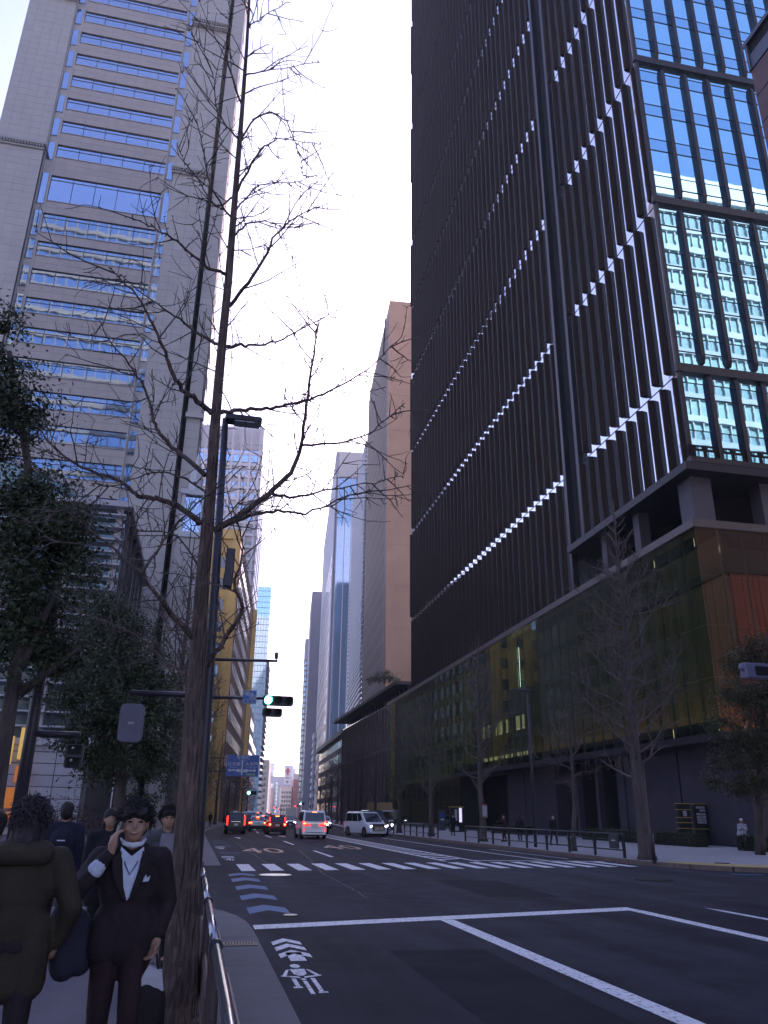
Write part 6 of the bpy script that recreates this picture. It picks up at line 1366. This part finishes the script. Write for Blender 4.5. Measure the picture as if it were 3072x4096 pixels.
MB().yprism([(-.062, 1.405), (.0, 1.375), (.062, 1.405), (.052, 1.30), (.012, 1.135), (.0, 1.12), (-.028, 1.2)], -.150, -.10).build('shirt_front', M_shirt, m, fix=True)
MB().yprism([(-.07, 1.43), (-.01, 1.38), (-.03, 1.34), (-.075, 1.38)], -.155, -.08).build('collar', M_shirt, m, fix=True); MB().yprism([(.07, 1.43), (.075, 1.38), (.03, 1.34), (.01, 1.38)], -.155, -.08).build('collar', M_shirt, m, fix=True)
for sx in (-1, 1): MB().yprism([(sx*.065, 1.41), (sx*.115, 1.36), (sx*.10, 1.27), (sx*.02, 1.12), (sx*.012, 1.135), (sx*.052, 1.30)][::sx], -.163, -.105).build('lapel', cloth('lapel', (.016, .010, .013)), m, fix=True)
MB().tube([(-.06, -.11, 1.42), (-.035, -.155, 1.33), (.0, -.162, 1.27), (.035, -.155, 1.33), (.06, -.11, 1.42)], .005, 6).build('lanyard', mat('lanyard', (.10, .09, .16), .6), m)
MB().yprism([(.085, 1.225), (.12, 1.23), (.128, 1.262), (.112, 1.248), (.10, 1.268), (.09, 1.25)], -.150, -.118).build('pocket_square', M_shirt, m, fix=True)
blob('shirt_cuff', [('c', (-.15, -.118, 1.365), (-.208, -.103, 1.293), .040, .053)], .01, M_shirt, m, 2)
blob('draped_coat', [('c', (-.33, -.05, 1.13), (-.36, .0, .98), .07, .1), ('c', (-.36, .0, .98), (-.33, .04, .74), .10, .085), ('c', (-.28, .02, .98), (-.24, .05, .76), .09, .08)], .014, cloth('coat_navy', (.020, .018, .032)), m, 3)
ph = thing('mobile_phone', 'dark mobile phone held to the man in suit\'s ear', 'phone', (MX-.098*.976, MY-.07, ZL+1.505*.976), R(4)); ph.rotation_euler = (R(-8), R(10), R(20)); MB().box(-.005, -.036, -.07, .005, .036, .075).build('case', mat('phone_dark', (.012, .012, .014), .25), ph, bevel=.004); MB().box(.0052, -.031, -.062, .0062, .031, .066).build('screen', M_cglass, ph)
bg_ = thing('handbag', 'dark bag with white top hanging from the suited man\'s hand', 'bag', (MX+.20, MY-.06, ZL)); 
blob('pouch', [('c', (-.02, 0, .30), (-.02, 0, .58), .085, .07), ('c', (.03, 0, .29), (.03, 0, .56), .085, .07)], .014, cloth('bag_dark', (.014, .009, .011)), bg_, 2)
MB().yprism([(-.07, .60), (.08, .60), (.06, .70), (-.02, .735), (-.05, .68)], -.035, .035).build('white_lining', cloth('bag_white', (.45, .44, .47)), bg_, fix=True)
for sx in (-1, 1): MB().tube([(sx*.06, 0, .6), (sx*.03, 0, .74), (.01, 0, .83)], .007, 6).build('handle', cloth('bag_dark', (.014, .009, .011)), bg_)
# ---- woman in olive coat, walking away
q = B(64, 1790, 5.5)
o = person('person in olive brown hooded coat walking away at far left', (q.x, 5.5, ZL), R(186), 1.66, (.036, .026, .016), (.02, .012, .016), near=True, hair=mat('hair_violet', (.035, .025, .035), .6, 0, .3, 30, .5, 80), coat=.70, bulk=1.12, hairlen=.05, step=(.13, -.1),
    arms=(((.2, 0, 1.36), (.30, .04, 1.10), (.26, -.08, .92)), ((-.2, 0, 1.36), (-.31, .05, 1.09), (-.24, -.06, .88))))
blob('hood', [('c', (-.1, .10, 1.40), (.1, .10, 1.40), .075, .075), ('c', (-.09, .03, 1.42), (-.1, .10, 1.40), .05, .07), ('c', (.09, .03, 1.42), (.1, .10, 1.40), .05, .07)], .012, cloth('hood', (.042, .032, .021)), o, 3)
# ---- others on the left pavement
q = B(140, 1790, 12.6); o = person('person in navy jacket with backpack walking away, third from left', (q.x, 12.6, ZL), R(182), 1.72, (.016, .016, .035), (.02, .012, .018), coat=.78, bulk=1.2, step=(.12, -.14), face=False)
blob('backpack', [('e', (0, .17, 1.15), (.16, .09, .22)), ('e', (0, .2, 1.02), (.14, .08, .12))], .016, cloth('backpack', (.014, .014, .03)), o, 2); MB().box(-.05, .26, 1.2, .05, .275, 1.215).build('backpack_logo', M_sw, o)
q = B(362, 1790, 10.4); o = person('man in grey jacket and pale shirt half behind the big tree', (q.x, 10.4, ZL), R(8), 1.66, (.075, .078, .085), (.016, .012, .016), coat=.80, step=(.1, -.1), near=True)
MB().yprism([(-.075, 1.40), (.075, 1.40), (.10, 1.1), (.085, .84), (-.085, .84), (-.10, 1.1)], -.143, -.08).build('shirt_front', cloth('shirt_lilac', (.23, .20, .24)), o, fix=True)
MB().tube([(-.02, -.098, 1.51), (.02, -.098, 1.51)], .005, 6).build('lips', mat('lips', (.25, .08, .075)), o)
q = B(236, 1795, 11.3); person('person in black coat just behind the man on the phone', (q.x, 11.3, ZL), R(10), 1.64, (.012, .010, .016), (.012, .01, .012), coat=.62, bulk=1.12, hairlen=.1)
q = B(3, 1800, 7.4); person('dark dressed person cut by the left edge of the photo', (q.x-.05, 7.4, ZL), R(175), 1.60, (.018, .014, .03), (.015, .012, .02), coat=.75, face=False)
q = B(410, 1795, 13.0)
# ---- right pavement
def rp(label, px, py, rz, H_, top, legs=(.012, .011, .014), **k):
    p = gnd(px*DD, py*DD, ZR); return person(label, (p.x, p.y, ZR), R(rz), H_, top, legs, vox=.03, **k)
w_ = rp('woman in pale jacket and white cap looking at her phone at the right edge', 1610, 1838, -50, 1.62, (.30, .31, .36), (.02, .015, .02), shoe=(.4, .4, .42), coat=.86, step=(.08, -.05), arms=(((.19, 0, 1.36), (.22, -.02, 1.10), (.06, -.22, 1.18)), ((-.19, 0, 1.36), (-.23, .02, 1.10), (-.05, -.2, 1.16))))
blob('cap', [('e', (0, .01, 1.64), (.1, .11, .07)), ('c', (0, -.1, 1.62), (0, -.15, 1.605), .05, .04)], .015, mat('cap_white', (.5, .5, .52), .7), w_, 1)
p = gnd(1600*DD, 1832*DD, ZR); b_ = thing('tote_bag', 'pale tote bag at the side of the woman with white cap', 'bag', (p.x-.1, p.y-.1, ZR)); blob('pouch', [('c', (0, 0, .72), (.05, 0, .95), .09, .08)], .02, cloth('tote_pale', (.36, .37, .4)), b_, 1); MB().tube([(-.03, 0, .98), (.05, .05, 1.3), (.08, 0, .98)], .012, 5).build('strap', cloth('tote_pale', (.36, .37, .4)), b_)
MK = lambda: ([('e', (0, -.085, 1.52), (.05, .03, .045))], (.6, .6, .62))
o = rp('man in long black coat and white mask near the poster kiosk', 979, 1805, 8, 1.70, (.010, .010, .013), coat=.55, step=(.06, -.06), mask=MK())
p = gnd(985*DD, 1806*DD, ZR); b_ = thing('shopping_bag', 'small white shopping bag carried by the man near the poster kiosk', 'bag', (p.x+.1, p.y, ZR)); MB().prism([(-.14, -.06), (.14, -.06), (.14, .06), (-.14, .06)], .42, .72).build('bag_body', mat('bag_paper', (.4, .4, .42), .7), b_); MB().tube([(-.08, 0, .72), (0, 0, .86), (.08, 0, .72)], .008, 5).build('handle', mat('bag_paper', (.4, .4, .42)), b_)
rp('person in dark coat stretching an arm, behind the right railing', 1090, 1818, -85, 1.70, (.012, .011, .014), coat=.66, step=(.16, -.14), arms=(((.19, 0, 1.36), (.22, .03, 1.08), (.22, -.05, .86)), ((-.19, 0, 1.36), (-.24, -.12, 1.16), (-.18, -.36, 1.2))))
rp('stooping dark figure between the railing trees on the right', 1124, 1818, 178, 1.66, (.012, .010, .013), coat=.72, bulk=1.15, face=False)
rp('walking man in black with white mask left of the small forked tree', 1197, 1826, 15, 1.72, (.010, .009, .011), coat=.7, step=(.2, -.18), mask=MK())
q = gnd(473*DD, 1778*DD); person('tiny dark pedestrian by the ochre building doorway', (2.2, 108, ZL), R(180), 1.68, (.02, .015, .02), vox=.035, face=False)
person('tiny pale pedestrian beside the left railing far ahead', (-1.2, 84, ZL), R(0), 1.66, (.2, .2, .22), vox=.035)
# ================================================================== air
hz = MB().box(-140, -85, -1.0, 260, 1320, 208).build('haze', None); stuff(hz)
hm = bpy.data.materials.new('haze_air'); hm.use_nodes = True; N_ = hm.node_tree.nodes; N_.remove(N_['Principled BSDF'])
pv = N_.new('ShaderNodeVolumePrincipled'); pv.inputs['Color'].default_value = (.92, .94, 1.0, 1); pv.inputs['Density'].default_value = .00027; pv.inputs['Anisotropy'].default_value = .45
hm.node_tree.links.new(pv.outputs[0], N_['Material Output'].inputs['Volume']); hz.data.materials.append(hm)
bpy.data.scenes.remove(TMP)
